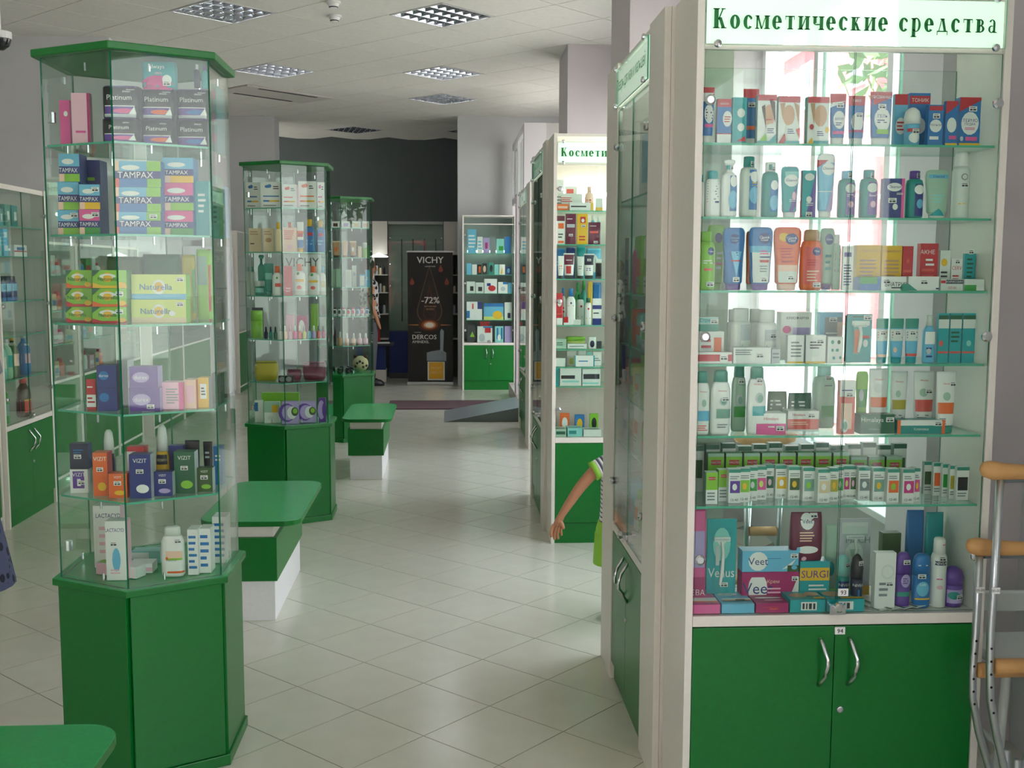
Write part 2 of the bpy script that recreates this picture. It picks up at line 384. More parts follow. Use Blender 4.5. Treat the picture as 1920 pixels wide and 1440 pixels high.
            u0, u1, v0, v1 = max(.02, u-pw/2), min(.98, u+pw/2), v-ph/2, v+ph/2
            q = lambda uu, vv, e_: (F(uu, vv)[0], F(uu, vv)[1]-e_, F(uu, vv)[2])
            e1, e2 = eps*7, eps*8
            pt.poly([q(u0, v0, e1), q(u1, v0, e1), q(u1, v1, e1), q(u0, v1, e1)], cm('W'))
            for (c0, c1, d0, d1) in ((.12,.42,.15,.5),(.5,.88,.15,.5),(.12,.8,.68,.8)):
                U0, U1 = u0+(u1-u0)*c0, u0+(u1-u0)*c1; V0, V1 = v0+(v1-v0)*d0, v0+(v1-v0)*d1
                pt.poly([q(U0, V0, e2), q(U1, V0, e2), q(U1, V1, e2), q(U0, V1, e2)], cm('k'))
        lay += 1 if k not in 'pl' else 0
    b.sm = smooth
    if lt.f: parts.append(('lettering', lt.mesh('lettering')))
    if pt.f: parts.append(('price_tag', pt.mesh('price_tag')))
    nm = NAMES[base]; r = (b.mesh(nm), parts); _GL[key] = r; return r

def goods(kind, x, y, z, w, d, h, body, dec, label, group, side=None, cap=None, rz=0, cat=None):
    me, parts = goods_meshes(kind, w, d, h, body, dec, side, cap)
    o = link(NAMES[kind], me, None, (x, y, z+.0007), rz)
    for n, pm in parts: link(n, pm, o)
    tag(o, label, cat or CATS[kind], group); return o

ORD = ['first','second','third','fourth','fifth','sixth','seventh','eighth','ninth','tenth','eleventh','twelfth','thirteenth','fourteenth','fifteenth','sixteenth','seventeenth','eighteenth','nineteenth','twentieth']
ORD += ['twenty-'+x for x in ORD[:9]] + ['thirtieth'] + ['thirty-'+x for x in ORD[:9]]
def shelf_goods(table, Yf, zb, place, group, rowd=.075, maxd=.062, clampY=None, lim=None, levels=()):
    """table rows: kind x0 x1 ytop row body [side=.. cap=.. d=.. z=.. rz=..]|decals|description   (x0, x1, ytop measured in the photograph)"""
    rows = []
    for ln in table.strip().splitlines():
        a, dec, desc = [t.strip() for t in ln.split('|')]
        a = a.split(); op = dict(t.split('=') for t in a[6:])
        rows.append((a[0], float(a[1]), float(a[2]), float(a[3]), int(a[4]), a[5], op, dec, desc))
    tops = []
    order = sorted(range(len(rows)), key=lambda i: rows[i][1])
    rank = {i: k for k, i in enumerate(order)}
    for i, (kind, x0, x1, yt, row, body, op, dec, desc) in enumerate(rows):
        zo = op.get('z', '0'); z = tops[-int(zo[1:])]+.0008 if zo[0] == '@' else zb + float(zo); Y = (Yf if not callable(Yf) else Yf(x0, x1)) + row*rowd
        for _ in range(2):
            xm = (x0+x1)/2; zt = atY(xm, yt, Y).z
            pa, pb = atY(x0, yt+10, Y), atY(x1, yt+10, Y)
            xa, xb = pa.x + .0005, pb.x - .0005
            if clampY: Y = clampY(xa, xb) + row*rowd
        if lim: xa, xb = max(xa, lim[0]), min(xb, lim[1])
        if xb-xa < .008: tops.append(z); continue
        wv = xb-xa; h = max(zt - z, .012)
        if op.get('h'): h = float(op['h'])
        nx = [q for q in levels if q > zb+.02]
        if nx: h = min(h, nx[0]-.0085-z)
        tops.append(z+h)
        d = float(op['d']) if 'd' in op else min(maxd, DEF_D[kind]*wv)
        if kind == 'blister': d = .022
        dd = abs(float(op.get('rz', 0)))
        lab = f"{desc}, {ORD[rank[i]]} from left, {place}"
        if len(lab.replace(',', '').split()) > 16: lab = f"{' '.join(desc.replace(',', '').split()[:16-4-len(place.split())])}, {ORD[rank[i]]} from left, {place}"
        goods(kind, (xa+xb)/2, Y + d/2 + (.012 if kind == 'blister' else 0), z, wv, d, h, body, dec, lab, group, op.get('side'), op.get('cap'), math.radians(float(op.get('rz', 0))))
# ================================================================== ROOM
CEIL = 3.52
# ---- floor: grout bed and rotated square tiles
fl = struct(MB().box(-6.2, -2.7, -.06, 2.1, 17.5, -.0015, mat('8d8b80', .8, name='grout')).build('floor'))
TILE = mat('d4d2c4', .16, name='glazed_floor_tile', noise=.03, nscale=9)
def lattice(o, T, ang, x0, x1, y0, y1):
    e1 = Vector((math.sin(PI/4+ang), math.cos(PI/4+ang)))*T; e2 = Vector((math.sin(-PI/4+ang), math.cos(-PI/4+ang)))*T
    out = []
    for a in range(-40, 80):
        for b in range(-40, 80):
            c = Vector(o)+e1*(a+.5)+e2*(b+.5)
            if x0 < c.x < x1 and y0 < c.y < y1: out.append((c, a, b))
    return out, e1, e2
def c2w(x, y): c, s = math.cos(.06), math.sin(.06); return (x*c+y*s, -x*s+y*c)
def tiles(parent, o, T, ang, x0, x1, y0, y1, z0, z1, gap, m, name, skip, inframe, down=False, limit=300, hole=None):
    L, e1, e2 = lattice(o, T, ang, x0, x1, y0, y1)
    k = (T-gap)/T
    P = [(-e1-e2)*k/2, (e1-e2)*k/2, (e1+e2)*k/2, (-e1+e2)*k/2]
    P = [(p.x, p.y) for p in P]
    me = MB().prism(P, z0, z1, m).mesh(name)
    L = [q for q in L if not skip(q[0], q[1], q[2])]
    vis = [q for q in L if inframe(q[0])]; vis.sort(key=lambda q: (q[0].x**2+q[0].y**2))
    near = vis[:limit]; ids = {(q[1], q[2]) for q in near}
    for c, a, b in near: link(name, me, parent, (c.x, c.y, 0))
    r = MB()
    for c, a, b in L:
        if (a, b) in ids: continue
        r.prism([(c.x+p[0], c.y+p[1]) for p in P], z0, z1, m)
    if r.f: stuff(r.build(name + '_remainder', parent))
def seen(z):
    def f(c):
        d = CAM_R.transposed() @ (Vector((c.x, c.y, z)) - Vector((0, 0, CAM_H)))
        if d.z > -.1: return False
        u, v = 960+CAM_F*d.x/-d.z, 720-CAM_F*d.y/-d.z
        return -60 < u < 1980 and -60 < v < 1500
    return f
tiles(fl, c2w(-.2895, 3.4865), .33, -.0208, -6.1, 1.95, -2.5, 17.2, -.0015, 0, .004, TILE, 'floor_tile', lambda c, a, b: False, seen(0))

# ---- ceiling: grid and mineral tiles, recessed louvre lights
ce = struct(MB().box(-6.2, -2.7, CEIL+.05, 2.1, 17.5, CEIL+.1, mat('8f8d88', .8, name='ceiling_grid')).build('ceiling'))
CT = mat('e9e6df', .9, name='mineral_ceiling_tile', noise=.03, nscale=30, bump=.2)
CO = c2w(-.5836, 9.2511)
e1 = Vector((1, 1))*.6/math.sqrt(2); e2 = Vector((-1, 1))*.6/math.sqrt(2)
# far corner of light 2 lies at (0,0): its tile is (-1,-1)
lights = []
def cellpos(a, b): return Vector(CO) + e1*(a+.5) + e2*(b+.5)
def nearest(x, y):
    best = min(((cellpos(a, b)-Vector((x, y))).length, a, b) for a in range(-22, 22) for b in range(-22, 22)); return best[1], best[2]
LP = [(-1.74, 8.88), (-.04, 8.81), (-1.65, 11.36), (-.045, 11.4), (-1.76, 13.1), (-.06, 13.05), (-1.36, 16.2), (.25, 16.3), (-1.74, 6.3), (-.04, 6.3), (-1.74, 3.7), (-.04, 3.7), (-1.74, 1.2), (-.04, 1.2)]
lcells = {nearest(x, y) for x, y in LP}
acc = nearest(-2.15, 12.4); accells = {acc, (acc[0]+1, acc[1])}
tiles(ce, CO, .6, 0, -6.1, 1.95, -2.5, 17.3, CEIL, CEIL+.046, .008, CT, 'ceiling_tile', lambda c, a, b: (a, b) in lcells or (a, b) in accells, seen(CEIL))
MIR = mat('dfe3ee', .1, 1, name='mirror_louvre'); FRM = mat('d5d5d5', .4, name='light_frame')
def make_light():
    t = empty('ceiling_light', (0, 0, CEIL))
    f = MB(); s = .292; k = .016
    for x0, y0, x1, y1 in ((-s, -s, s, -s+k), (-s, s-k, s, s), (-s, -s+k, -s+k, s-k), (s-k, -s+k, s, s-k)): f.box(x0, y0, -.003, x1, y1, .04, FRM)
    f.build('frame', t)
    MB().box(-s+k, -s+k, .0405, s-k, s-k, .045, mat('dfe3ea', .35, name='light_backing')).build('backing', t)
    for xx in (-.207, -.069, .069, .207):
        MB().tube([(-.26, xx, .034), (.26, xx, .034)], .0058, mat('f4f8ff', .3, name='lit_tube', emit=45)).build('tube_lamp', t)
    qx, qy = 2*(s-k)/6, 2*(s-k)/4
    for i in range(6):                      # parabolic mirror cells
        for j in range(4):
            cx, cy_ = -s+k+qx*(i+.5), -s+k+qy*(j+.5); R = []
            for fr_, z in ((.5, .0), (.44, .010), (.39, .020), (.36, .028)):
                R.append([(cx+sx_*qx*fr_, cy_+sy_*qy*fr_, z) for sx_, sy_ in ((-1,-1), (1,-1), (1,1), (-1,1))])
            MB().rings(R, MIR, closed=False).build('louvre', t)
    return t
L0_ = make_light(); first = True

rown = {0: 'nearest', 1: 'second', 2: 'third', 3: 'fourth'}
lab = {0: 'left louvred mirror light with bright cells nearest the showcase sign row', 1: 'right louvred mirror light nearest the top edge of view'}
LL = ['square mirror louvre ceiling light above the nearest glass kiosk, cut by picture top', 'bright square mirror louvre ceiling light right of the smoke detector',
      'mirror louvre ceiling light directly before the air conditioning cassette', 'middle louvre ceiling light of the right-hand row of three',
      'mirror louvre ceiling light just beyond the air conditioning cassette', 'third louvre light of the right-hand row, near the wide opening',
      'dim louvre light inside the dark recess, left one', 'dim louvre light inside the dark recess, right one',
      'louvre light overhead, left of aisle, third kiosk bay', 'louvre light overhead, right of aisle, third kiosk bay',
      'louvre light overhead above the nearest kiosk', 'louvre light overhead above the nearest showcase', 'louvre light overhead near shop front, left', 'louvre light overhead near shop front, right']
for i, (x, y) in enumerate(LP):
    if i >= 8: continue
    a, b = nearest(x, y); c = cellpos(a, b)
    t = L0_ if first else copy_tree(L0_); first = False
    if i in (6, 7):
        for ch in t.children:
            if ch.name.startswith('tube_lamp'):
                ch.data.materials[0]; ch.data = ch.data.copy(); ch.data.materials[0] = mat('f5f5f5', .3)
    t.location = (c.x, c.y, CEIL-.001); t.rotation_euler = (0, 0, PI/4)
    tag(t, LL[i], 'ceiling light', 'louvred ceiling lights')
# cassette
a0 = cellpos(*acc); a1 = cellpos(acc[0]+1, acc[1]); cc = (a0+a1)/2
ac = empty('air_conditioning_cassette', (cc.x, cc.y, CEIL), PI/4)
MB().box(-.59, -.29, -.012, .59, .29, .003, mat('d2cdc6', .5, name='cassette_plastic')).build('panel', ac, bevel=.004)
for yy in (-.25, .22): MB().box(-.4, yy, -.016, .4, yy+.035, -.0125, DARK).build('slot', ac)
tag(ac, 'beige air conditioning cassette with dark slots, flush in the ceiling', 'air conditioner')
def detector(x, y, lbl):
    t = empty('smoke_detector', (x, y, CEIL))
    MB().cyl(0, 0, -.015, -.001, .055, mat('eeeeee', .4), 20).build('base', t)
    MB().cyl(0, 0, -.05, -.016, .028, mat('eeeeee', .4), 20, .045).build('sensor_head', t)
    MB().cyl(0, 0, -.045, -.035, .034, DARK, 16).build('vent', t); tag(t, lbl, 'smoke detector', 'ceiling detectors')
p = atZ(627, 29, CEIL); detector(p.x, p.y, 'white smoke detector on the ceiling, the one farther from the picture top')
p = atZ(625, 3, CEIL); detector(p.x, p.y, 'white ceiling detector cut by the picture top edge')

# ---- walls
def wall(name, x0, y0, x1, y1, z0=0, z1=CEIL+.048, m=WALL): return struct(MB().box(x0, y0, z0, x1, y1, z1, m).build(name))
wall('wall_left', -6.2, -2.7, -6.05, 9.87)
wall('wall_left_return', -6.2, 9.87, -2.9, 10.0)
wall('wall_left_rear', -3.25, 10.0, -3.1, 14.7)
wall('wall_back_left', -3.25, 14.7, -2.24, 15.1)
wall('wall_back_right', .15, 14.47, 2.1, 14.9)
wall('wall_niche', -5.0, 17.2, 2.1, 17.35, m=NICHE)
wall('wall_niche_left', -5.0, 15.1, -4.85, 17.2, m=NICHE)
wall('wall_niche_right', 1.95, 14.9, 2.1, 17.2, m=NICHE)
# piers on the right
wall('wall_right_pier', 1.528, 3.36, 2.0, 3.66, m=WALL2)
wall('wall_right_column', 1.075, 6.52, 2.0, 7.25, m=WALL2)
wall('wall_right_column', 1.075, 9.84, 2.0, 10.58, m=WALL2)
# spandrels and lintels of the window bays
wall('wall_right', 1.85, 1.2, 2.0, 3.36)
for (y0, y1, zs) in ((-2.6, 1.2, .6), (3.66, 6.52, .6), (7.25, 9.84, .6), (10.58, 11.2, 3.0), (13.4, 14.47, 3.0)):
    wall('wall_right', 1.85, y0, 2.0, y1, 0, zs); 
    if zs < 3: wall('wall_right', 1.85, y0, 2.0, y1, 2.9, CEIL+.048)
    else: wall('wall_right', 1.85, y0, 2.0, y1, 3.0, CEIL+.048)
wall('wall_right', 1.85, 11.2, 2.0, 13.4, 3.05, CEIL+.048)
# shop-front wall behind the camera
wall('wall_front', -6.05, -2.7, -4.2, -2.55); wall('wall_front', -.6, -2.7, 2.0, -2.55)
wall('wall_front', -4.2, -2.7, -.6, -2.55, 0, .3); wall('wall_front', -4.2, -2.7, -.6, -2.55, 2.4, CEIL+.048)
PVC = mat('eceaec', .35, name='white_window_frame')
wn = 0
def window(name, y0, y1, z0, z1, n, x=1.9):
    f = struct(empty(name, (x, y0, z0))); Wd = y1-y0; H = z1-z0
    fr = MB()
    fr.box(-.03, 0, 0, .04, Wd, .06, PVC); fr.box(-.03, 0, H-.06, .04, Wd, H, PVC)
    fr.build('frame', f)
    for i in range(n+1):
        c = Wd*i/n; c = min(max(c, .03), Wd-.03)
        MB().box(-.03, c-.03, .0605, .04, c+.03, H-.0605, PVC).build('mullion', f)
    for i in range(n):
        MB().slab(.0, Wd*i/n+.035, .065, .012, Wd*(i+1)/n-.035, H-.065, WINGLASS, EDGE, 'x').build('pane', f)
window('window_1', -2.4, 1.2, .6, 2.9, 3); window('window_2', 3.66, 6.52, .6, 2.9, 3); window('window_3', 7.25, 9.84, .6, 2.9, 3)
f = struct(empty('window_4', (-4.2, -2.62, .3)))
for i in range(4): MB().box(3.6*i/3-.03, -.03, 0, 3.6*i/3+.03, .04, 2.1, PVC).build('mullion', f)
for i in range(3): MB().slab(3.6*i/3+.035, 0, .0, 3.6*(i+1)/3-.035, .012, 2.1, WINGLASS, EDGE, 'y').build('pane', f)
for (y0, y1) in ((3.66, 6.52), (7.25, 9.84)):
    struct(MB().box(1.68, y0, .57, 1.87, y1, .6, WHITE2).build('trim_1', bevel=.004))

# ---- outside: pavement, a pink building and trees seen through the windows
struct(MB().box(2.1, -40, -.2, 60, 60, -.12, mat('c9c4ba', .9, name='pavement', noise=.05, nscale=1)).build('ground'))
struct(MB().box(-60, -60, -.2, 2.1, -2.8, -.12, mat('c9c4ba', .9, name='pavement', noise=.05, nscale=1)).build('ground'))
pb = empty('pink_building', (12, 36, -.12))
PK = mat('c25a64', .85, name='pink_plaster', noise=.05, nscale=2); MB().box(0, -5.5, 0, 8, 9, 9, PK).build('wall', pb)
MB().box(-.3, -5.8, 9, 8.3, 9.3, 9.5, mat('b8b4b0', .8)).build('roof', pb)
for zz in (1, 4, 7):
    for yy in range(6):
        w_ = MB().box(-.06, -4.6+2.3*yy, zz, .02, -3.5+2.3*yy, zz+1.5, mat('eeeeee', .5)).build('window', pb)
        MB().box(-.075, -4.5+2.3*yy, zz+.1, -.06, -3.6+2.3*yy, zz+1.4, mat('4a5864', .1)).build('pane', w_)
tag(pb, 'pale pink building outside, seen through the showcase and window glass', 'building')
pb2 = empty('pink_building', (-7, -14, -.12))
MB().box(0, -8, 0, 7, 0, 8, PK).build('wall', pb2); MB().box(-.3, -8.3, 8, 7.3, .3, 8.5, mat('b8b4b0', .8)).build('roof', pb2)
for zz in (1, 4.4):
    for xx in range(3): MB().box(.8+2.1*xx, -.02, zz, 1.9+2.1*xx, .06, zz+1.6, mat('4a5864', .1)).build('window', pb2)
tag(pb2, 'pale pink building across the street behind the camera, mirrored in the kiosk glass', 'building')
LEAF = mat('4e7a35', .7, name='leaf_green', noise=.3, nscale=3); BARK = mat('5a4636', .9, name='bark')
def tree(x, y, h, r, lbl):
    t = empty('street_tree', (x, y, -.12))
    b = MB(); b.tube([(0, 0, 0), (.05, 0, h*.3), (.0, .08, h*.55), (.1, 0, h*.8)], [.16, .13, .1, .04], BARK)
    for k in range(5):
        a = k*1.3; b.tube([(0, 0, h*(.42+.06*k)), (math.cos(a)*r*.4, math.sin(a)*r*.4, h*(.58+.06*k)), (math.cos(a)*r*.75, math.sin(a)*r*.75, h*(.66+.06*k))], [.06, .04, .015], BARK, 6)
    b.build('trunk', t)
    rnd = random.Random(int(x*10+y)); c = MB()
    for k in range(2600):
        u = rnd.random()*2*PI; v = rnd.uniform(-1, 1); q = rnd.random()**.4
        s_ = math.sqrt(1-v*v); p = Vector((math.cos(u)*s_*r*q, math.sin(u)*s_*r*q, h*.72+v*r*.85*q))
        p += Vector((math.sin(p.z*3), math.cos(p.x*3), 0))*.25
        a = Vector([rnd.uniform(-1, 1) for _ in range(3)]).normalized()*.14; d = Vector([rnd.uniform(-1, 1) for _ in range(3)]).normalized()*.1
        c.poly([p-a, p+d*.6, p+a, p-d*.6], LEAF)
    stuff(c.build('foliage', t)); tag(t, lbl, 'tree', 'street trees')
tree(7, 3.2, 5.5, 1.9, 'leafy street tree outside the right window bay')
tree(6.5, 12.2, 6, 1.9, 'leafy street tree outside beside the pink building')
tree(.5, -9, 6, 2.4, 'leafy street tree outside the shop front behind the camera')
tree(-4.6, -8.2, 5, 1.7, 'smaller street tree behind the camera, mirrored in kiosk glass')

# ================================================================== SHOWCASES
def chrome_handle(b, x, y, z0, z1, out=-.035, n=8):
    b.tube([(x + .012*math.sin(PI*i/n), y + out*math.sin(PI*i/n), z0+(z1-z0)*i/n) for i in range(n+1)], .006, CHROME, 8)
def stud(parent, x, y, z, r=.011): return MB().rings([[(x+q*math.cos(2*PI*i/12), yy, z+q*math.sin(2*PI*i/12)) for i in range(12)] for q, yy in ((r*.7, y), (r, y-.006), (r*.8, y-.012), (r*.2, y-.014))], CHROME).build('sign_stud', parent)
def showcase(loc, rz, w, d, label, cat='display cabinet', wl=.02, wr=.02, bar=.605, shelves=(), sign=None, back='glass', numbers=None, top=2.28, glasstop=2.11, group=None, kick=.12, lamp=False, lamp_power=9, doors=2, sidem=None, sidemix=None):
    t = empty('showcase', (loc[0], loc[1], 0), rz)
    sm = sidem or WHITE
    if wl > .05: MB().box(0, 0, 0, wl, .02, top, sm).build('facing_board', t, bevel=.0015); MB().box(0, .0205, 0, .02, d, top, sm).build('side_panel', t)
    else: MB().box(0, 0, 0, wl, d, top, sm).build('side_panel', t, bevel=.0015)
    if wr > .05: MB().box(w-wr, 0, 0, w, .02, top, sm).build('facing_board', t, bevel=.0015); MB().box(w-.02, .0205, 0, w, d, top, sm).build('side_panel', t)
    else: MB().box(w-wr, 0, 0, w, d, top, sm).build('side_panel', t, bevel=.0015)
    x0, x1 = wl+.001, w-wr-.001
    X0, X1 = (.022 if wl > .05 else x0), (w-.022 if wr > .05 else x1)
    MB().box(x0, .016, 0, x1, .03, kick-.004, GREEN).build('plinth', t)
    MB().box(x0, .03, .0, x1, d-.002, bar-.032, GREEN).build('carcass', t)
    MB().box(x0, .004, bar-.03, x1, d-.002, bar, WHITE).build('counter', t, bevel=.002)
    mid = (x0+x1)/2; n = doors
    for i in range(n):
        a, b_ = x0+(x1-x0)*i/n+.001, x0+(x1-x0)*(i+1)/n-.001
        dr = MB().box(a, .004, kick, b_, .0295, bar-.033, GREEN).build('door', t, bevel=.0015)
        hx = (b_-.04 if i == 0 else a+.04)
        hb = MB(); chrome_handle(hb, hx, .004, bar-.2, bar-.065); hb.build('handle', dr, smooth=True)
        if i == n-1:
            MB().rings([[(a+.02+q*math.cos(2*PI*k/12), yy, bar-.27+q*math.sin(2*PI*k/12)) for k in range(12)] for q, yy in ((.009, .004), (.009, -.001), (.006, -.002))], ALU).build('keyhole', dr)
    for i in range(n):
        a, b_ = x0+(x1-x0)*i/n+.003, x0+(x1-x0)*(i+1)/n-.001
        g = MB().slab(a, .004, bar+.006, b_, .009, glasstop-.002, GLASS, EDGE, 'y').build('glass_door', t)
        ex = a+.012 if i == 0 else b_-.012
        for zz in (bar+.16, (bar+glasstop)/2+.01, glasstop-.13):
            MB().rings([[(ex+q*math.cos(2*PI*k/16), yy, zz+q*math.sin(2*PI*k/16)) for k in range(16)] for q, yy in ((.012, .0035), (.014, -.002), (.014, -.008), (.009, -.012))], CHROME).build('hinge', g)
    if wl > .05 or wr > .05: MB().box(X0, .031, bar-.03, X1, d-.01, bar-.001, WHITE).build('inner_floor', t)
    lk = MB().box(mid-.022, -.012, bar+.004, mid+.022, .0035, bar+.03, CHROME)
    lk.rings([[(mid+q*math.cos(2*PI*k/14), yy, bar+.026+q*math.sin(2*PI*k/14)) for k in range(14)] for q, yy in ((.013, -.0125), (.013, -.024), (.009, -.028))], CHROME); lk.build('lock', t)
    for i, z in enumerate(shelves):
        MB().slab(X0+.002, .025, z-.006, X1-.002, d-.012, z, SHELFGLASS, EDGE2, 'z').build('shelf', t)
    if back == 'glass': MB().slab(x0, d-.008, bar+.001, x1, d-.003, glasstop, GLASS, EDGE, 'y').build('back_glass', t)
    else: MB().box(X0, d-.009, bar+.001, X1, d-.001, top-.02, WHITE2 if back == 'white' else mat('8f9a98', .6) if back == 'grey' else mat('d9c6bf', .5)).build('back_panel', t)
    MB().box(x0, .012, top-.016, x1, d-.002, top, sm).build('top_panel', t)
    MB().box(x0, .012, glasstop+.001, x1, .03, glasstop+.014, WHITE).build('rail', t)
    if sign:
        text, z0, z1, serif = sign
        sg = MB().slab(x0+.001, -.006, z0, x1-.001, -.001, z1, GLASS, EDGE2, 'y').build('sign', t)
        MB().box(x0+.004, .0035, z0+.004, x1-.004, .0075, z1-.004, mat('e4fbe6', .5, name='lit_sign_acrylic', emit=.72)).build('light_panel', sg)
        lt = MB(); zc = (z0+z1)/2-.012; ck = mat('0a7a35', .5, name='sign_letter_green')
        if serif:
            adv = []; x = 0
            for ch in text:
                q, a_ = serif_glyph(ch); adv.append((q, x, a_)); x += a_+.17
            Hc = (z1-z0)*.40; sc_ = (x1-x0)*.955/x
            for q, xo, a_ in adv:
                for f_ in q: lt.poly([(x0+(x1-x0)*.022+(xo+u)*sc_, -.0068, zc-Hc*.22+v*Hc) for u, v in f_], ck)
        else: flat_text(lt, text, (x0+x1)/2, zc+.012, (z1-z0)*.42, ck, -.0068, maxw=(x1-x0)*.9)
        lt.build('lettering', sg)
        for sx_ in (x0+.03, x1-.03):
            for sz in (z0+.001, z1-.001): stud(sg, sx_, -.006, sz)
    if lamp:
        tb = MB(); tb.rings([[(xx, d-.05+.013*math.cos(2*PI*k/12), lamp+.013*math.sin(2*PI*k/12)) for k in range(12)] for xx in (x0+.05, x1-.05)], mat('f4fff6', .5, name='lit_tube', emit=lamp_power)); tb.build('lamp', t)
    if numbers:
        for n_, nx, nz in numbers:
            g = MB().box(nx-.014, -.0015, nz-.01, nx+.014, .0035 if nz > bar else .0035, nz+.01, mat('f4f4f4', .6)).build('number_tag', t)
            flat_text(MB(), n_, nx, nz, .012, DARK, -.0018, bold=.0004).build('lettering', g)
    tag(t, label, cat, group); return t
AZ = (.905, 1.098, 1.292, 1.489, 1.683, 1.875)
SC = showcase((.645, 2.85), 0, .835, .275, 'large front showcase, green doors numbered 94, lit cosmetics sign, beside wooden crutches', shelves=AZ, sign=('Косметические средства', 2.12, 2.245, 1), numbers=[('93', 1.08-.645, .668), ('94', 1.075-.645, .56)], kick=.05)
showcase((.615, 4.23), -PI/2, 1.13-.03, .2, 'narrow showcase facing the aisle, lit sign, joined behind the front showcase', wl=.25, wr=.23, shelves=(.91, 1.09, 1.28, 1.46, 1.79), sign=('Товары для мам и малышей', 2.12, 2.25, 0), back='white', kick=.07, lamp=2.06, lamp_power=28)
showcase((.585, 6.02), 0, .835, .3, 'middle showcase with lit cosmetics sign, in front of which a small arm reaches', shelves=(.892, 1.0, 1.10, 1.234, 1.491, 1.681, 1.866), sign=('Косметические средства', 2.12, 2.235, 1), back='pinkwhite', lamp=1.97, lamp_power=26, kick=.12)
showcase((.57, 7.38), -PI/2, 1.05, .2, 'side showcase facing the aisle, joined behind the middle showcase', wl=.12, wr=.22, shelves=(.91, 1.09, 1.28, 1.46, 1.79), sign=('Товары для детей', 2.12, 2.24, 0), back='white')
showcase((.70, 9.26), 0, .3, .3, 'slim far showcase with a small lit sign, before the second column', wl=.045, shelves=(.91, 1.10, 1.29, 1.49, 1.68, 1.87), sign=('Оптика', 2.13, 2.24, 0), back='white', doors=1, lamp=1.99)
showcase((.70, 10.6), -PI/2, 1.03, .2, 'far aisle showcase of white panels behind the slim one', wl=.1, wr=.1, shelves=(.91, 1.28, 1.68), back='white', sign=('Очки', 2.13, 2.24, 0))
showcase((.20, 13.93), 0, .68, .35, 'back showcase of medical devices against the rear wall beside the roll-up banner', shelves=(.896, 1.235, 1.472, 1.741), back='grey', glasstop=2.1, top=2.22, lamp=1.77, lamp_power=5)
# left row
LS = (.87, 1.13, 1.34, 1.61, 1.79)
showcase((-2.575, 6.49), PI/2, .79, .33, 'tall left cabinet with bottles on glass shelves and green doors below', shelves=LS, back='white', top=2.03, glasstop=2.0, bar=.61, kick=.1)
def counter_unit(y0, y1, x, top, lbl, z=.76):
    t = empty('counter_cabinet', (x, y0, 0), PI/2); w = y1-y0-.004; d = .4
    for a in (0, w-.022): MB().box(a, 0, 0, a+.022, d, top, WHITE).build('side_panel', t)
    MB().box(.023, .012, 0, w-.023, .03, .065, GREEN).build('plinth', t)
    MB().box(.023, .004, .067, w-.023, .02, .085, WHITE).build('rail', t)
    MB().box(.023, .006, .087, w-.023, .025, z-.02, GREEN).build('door', t)
    MB().box(.023, .026, .01, w-.023, d, z-.022, GREEN).build('carcass', t)
    MB().box(.023, 0, z-.018, w-.023, d, z, WHITE).build('counter', t, bevel=.002)
    MB().slab(.023, .004, z+.002, w-.023, .009, top-.02, GLASS, EDGE, 'y').build('glass_front', t)
    for k in range(1, 4):
        zz = z+(top-z)*k/4; MB().slab(.024, .03, zz-.006, w-.024, d-.02, zz, SHELFGLASS, EDGE2, 'z').build('shelf', t)
    MB().box(.023, .012, top-.018, w-.023, d, top, WHITE).build('top_panel', t)
    MB().box(.023, d-.01, z+.001, w-.023, d, top-.019, WHITE2).build('back_panel', t)
    tag(t, lbl, 'display cabinet', 'counter cabinets along the left'); return t
counter_unit(5.6, 6.485, -2.6, 2.02, 'counter cabinet cut by the picture left edge, nearer than the bottle cabinet')
cu = [(7.32, 8.22), (8.22, 9.12), (9.12, 9.83)]
for k, (a, b) in enumerate(cu):
    counter_unit(a, b, -2.7, 1.72, ['first', 'second', 'third'][k] + ' green counter cabinet beyond the bottle cabinet, seen through kiosk glass')
counter_unit(10.1, 11.3, -2.68, 1.3, 'low green counter cabinet beside the rear left wall, nearer one'); counter_unit(11.3, 12.6, -2.68, 1.3, 'low green counter cabinet beside the rear left wall, farther one')
counter_unit(13.6, 14.5, -2.55, 2.0, 'green counter cabinet in the far left corner beside white fridge', .76)
fr = empty('refrigerator', (-2.85, 13.15, 0))
MB().box(-.24, 0, .05, .26, .4, 1.8, WHITE2).build('body', fr, bevel=.006)
MB().box(-.24, -.03, .1, .26, -.002, 1.3, WHITE2).build('door', fr, bevel=.006); MB().box(-.24, -.03, 1.31, .26, -.002, 1.8, WHITE2).build('door', fr, bevel=.006)
MB().box(.2, -.045, .95, .22, -.031, 1.2, ALU).build('handle', fr); MB().box(-.2, .02, 0, .22, .38, .049, DARK).build('foot', fr)
tag(fr, 'tall white fridge beyond the green counters on the left', 'fridge')

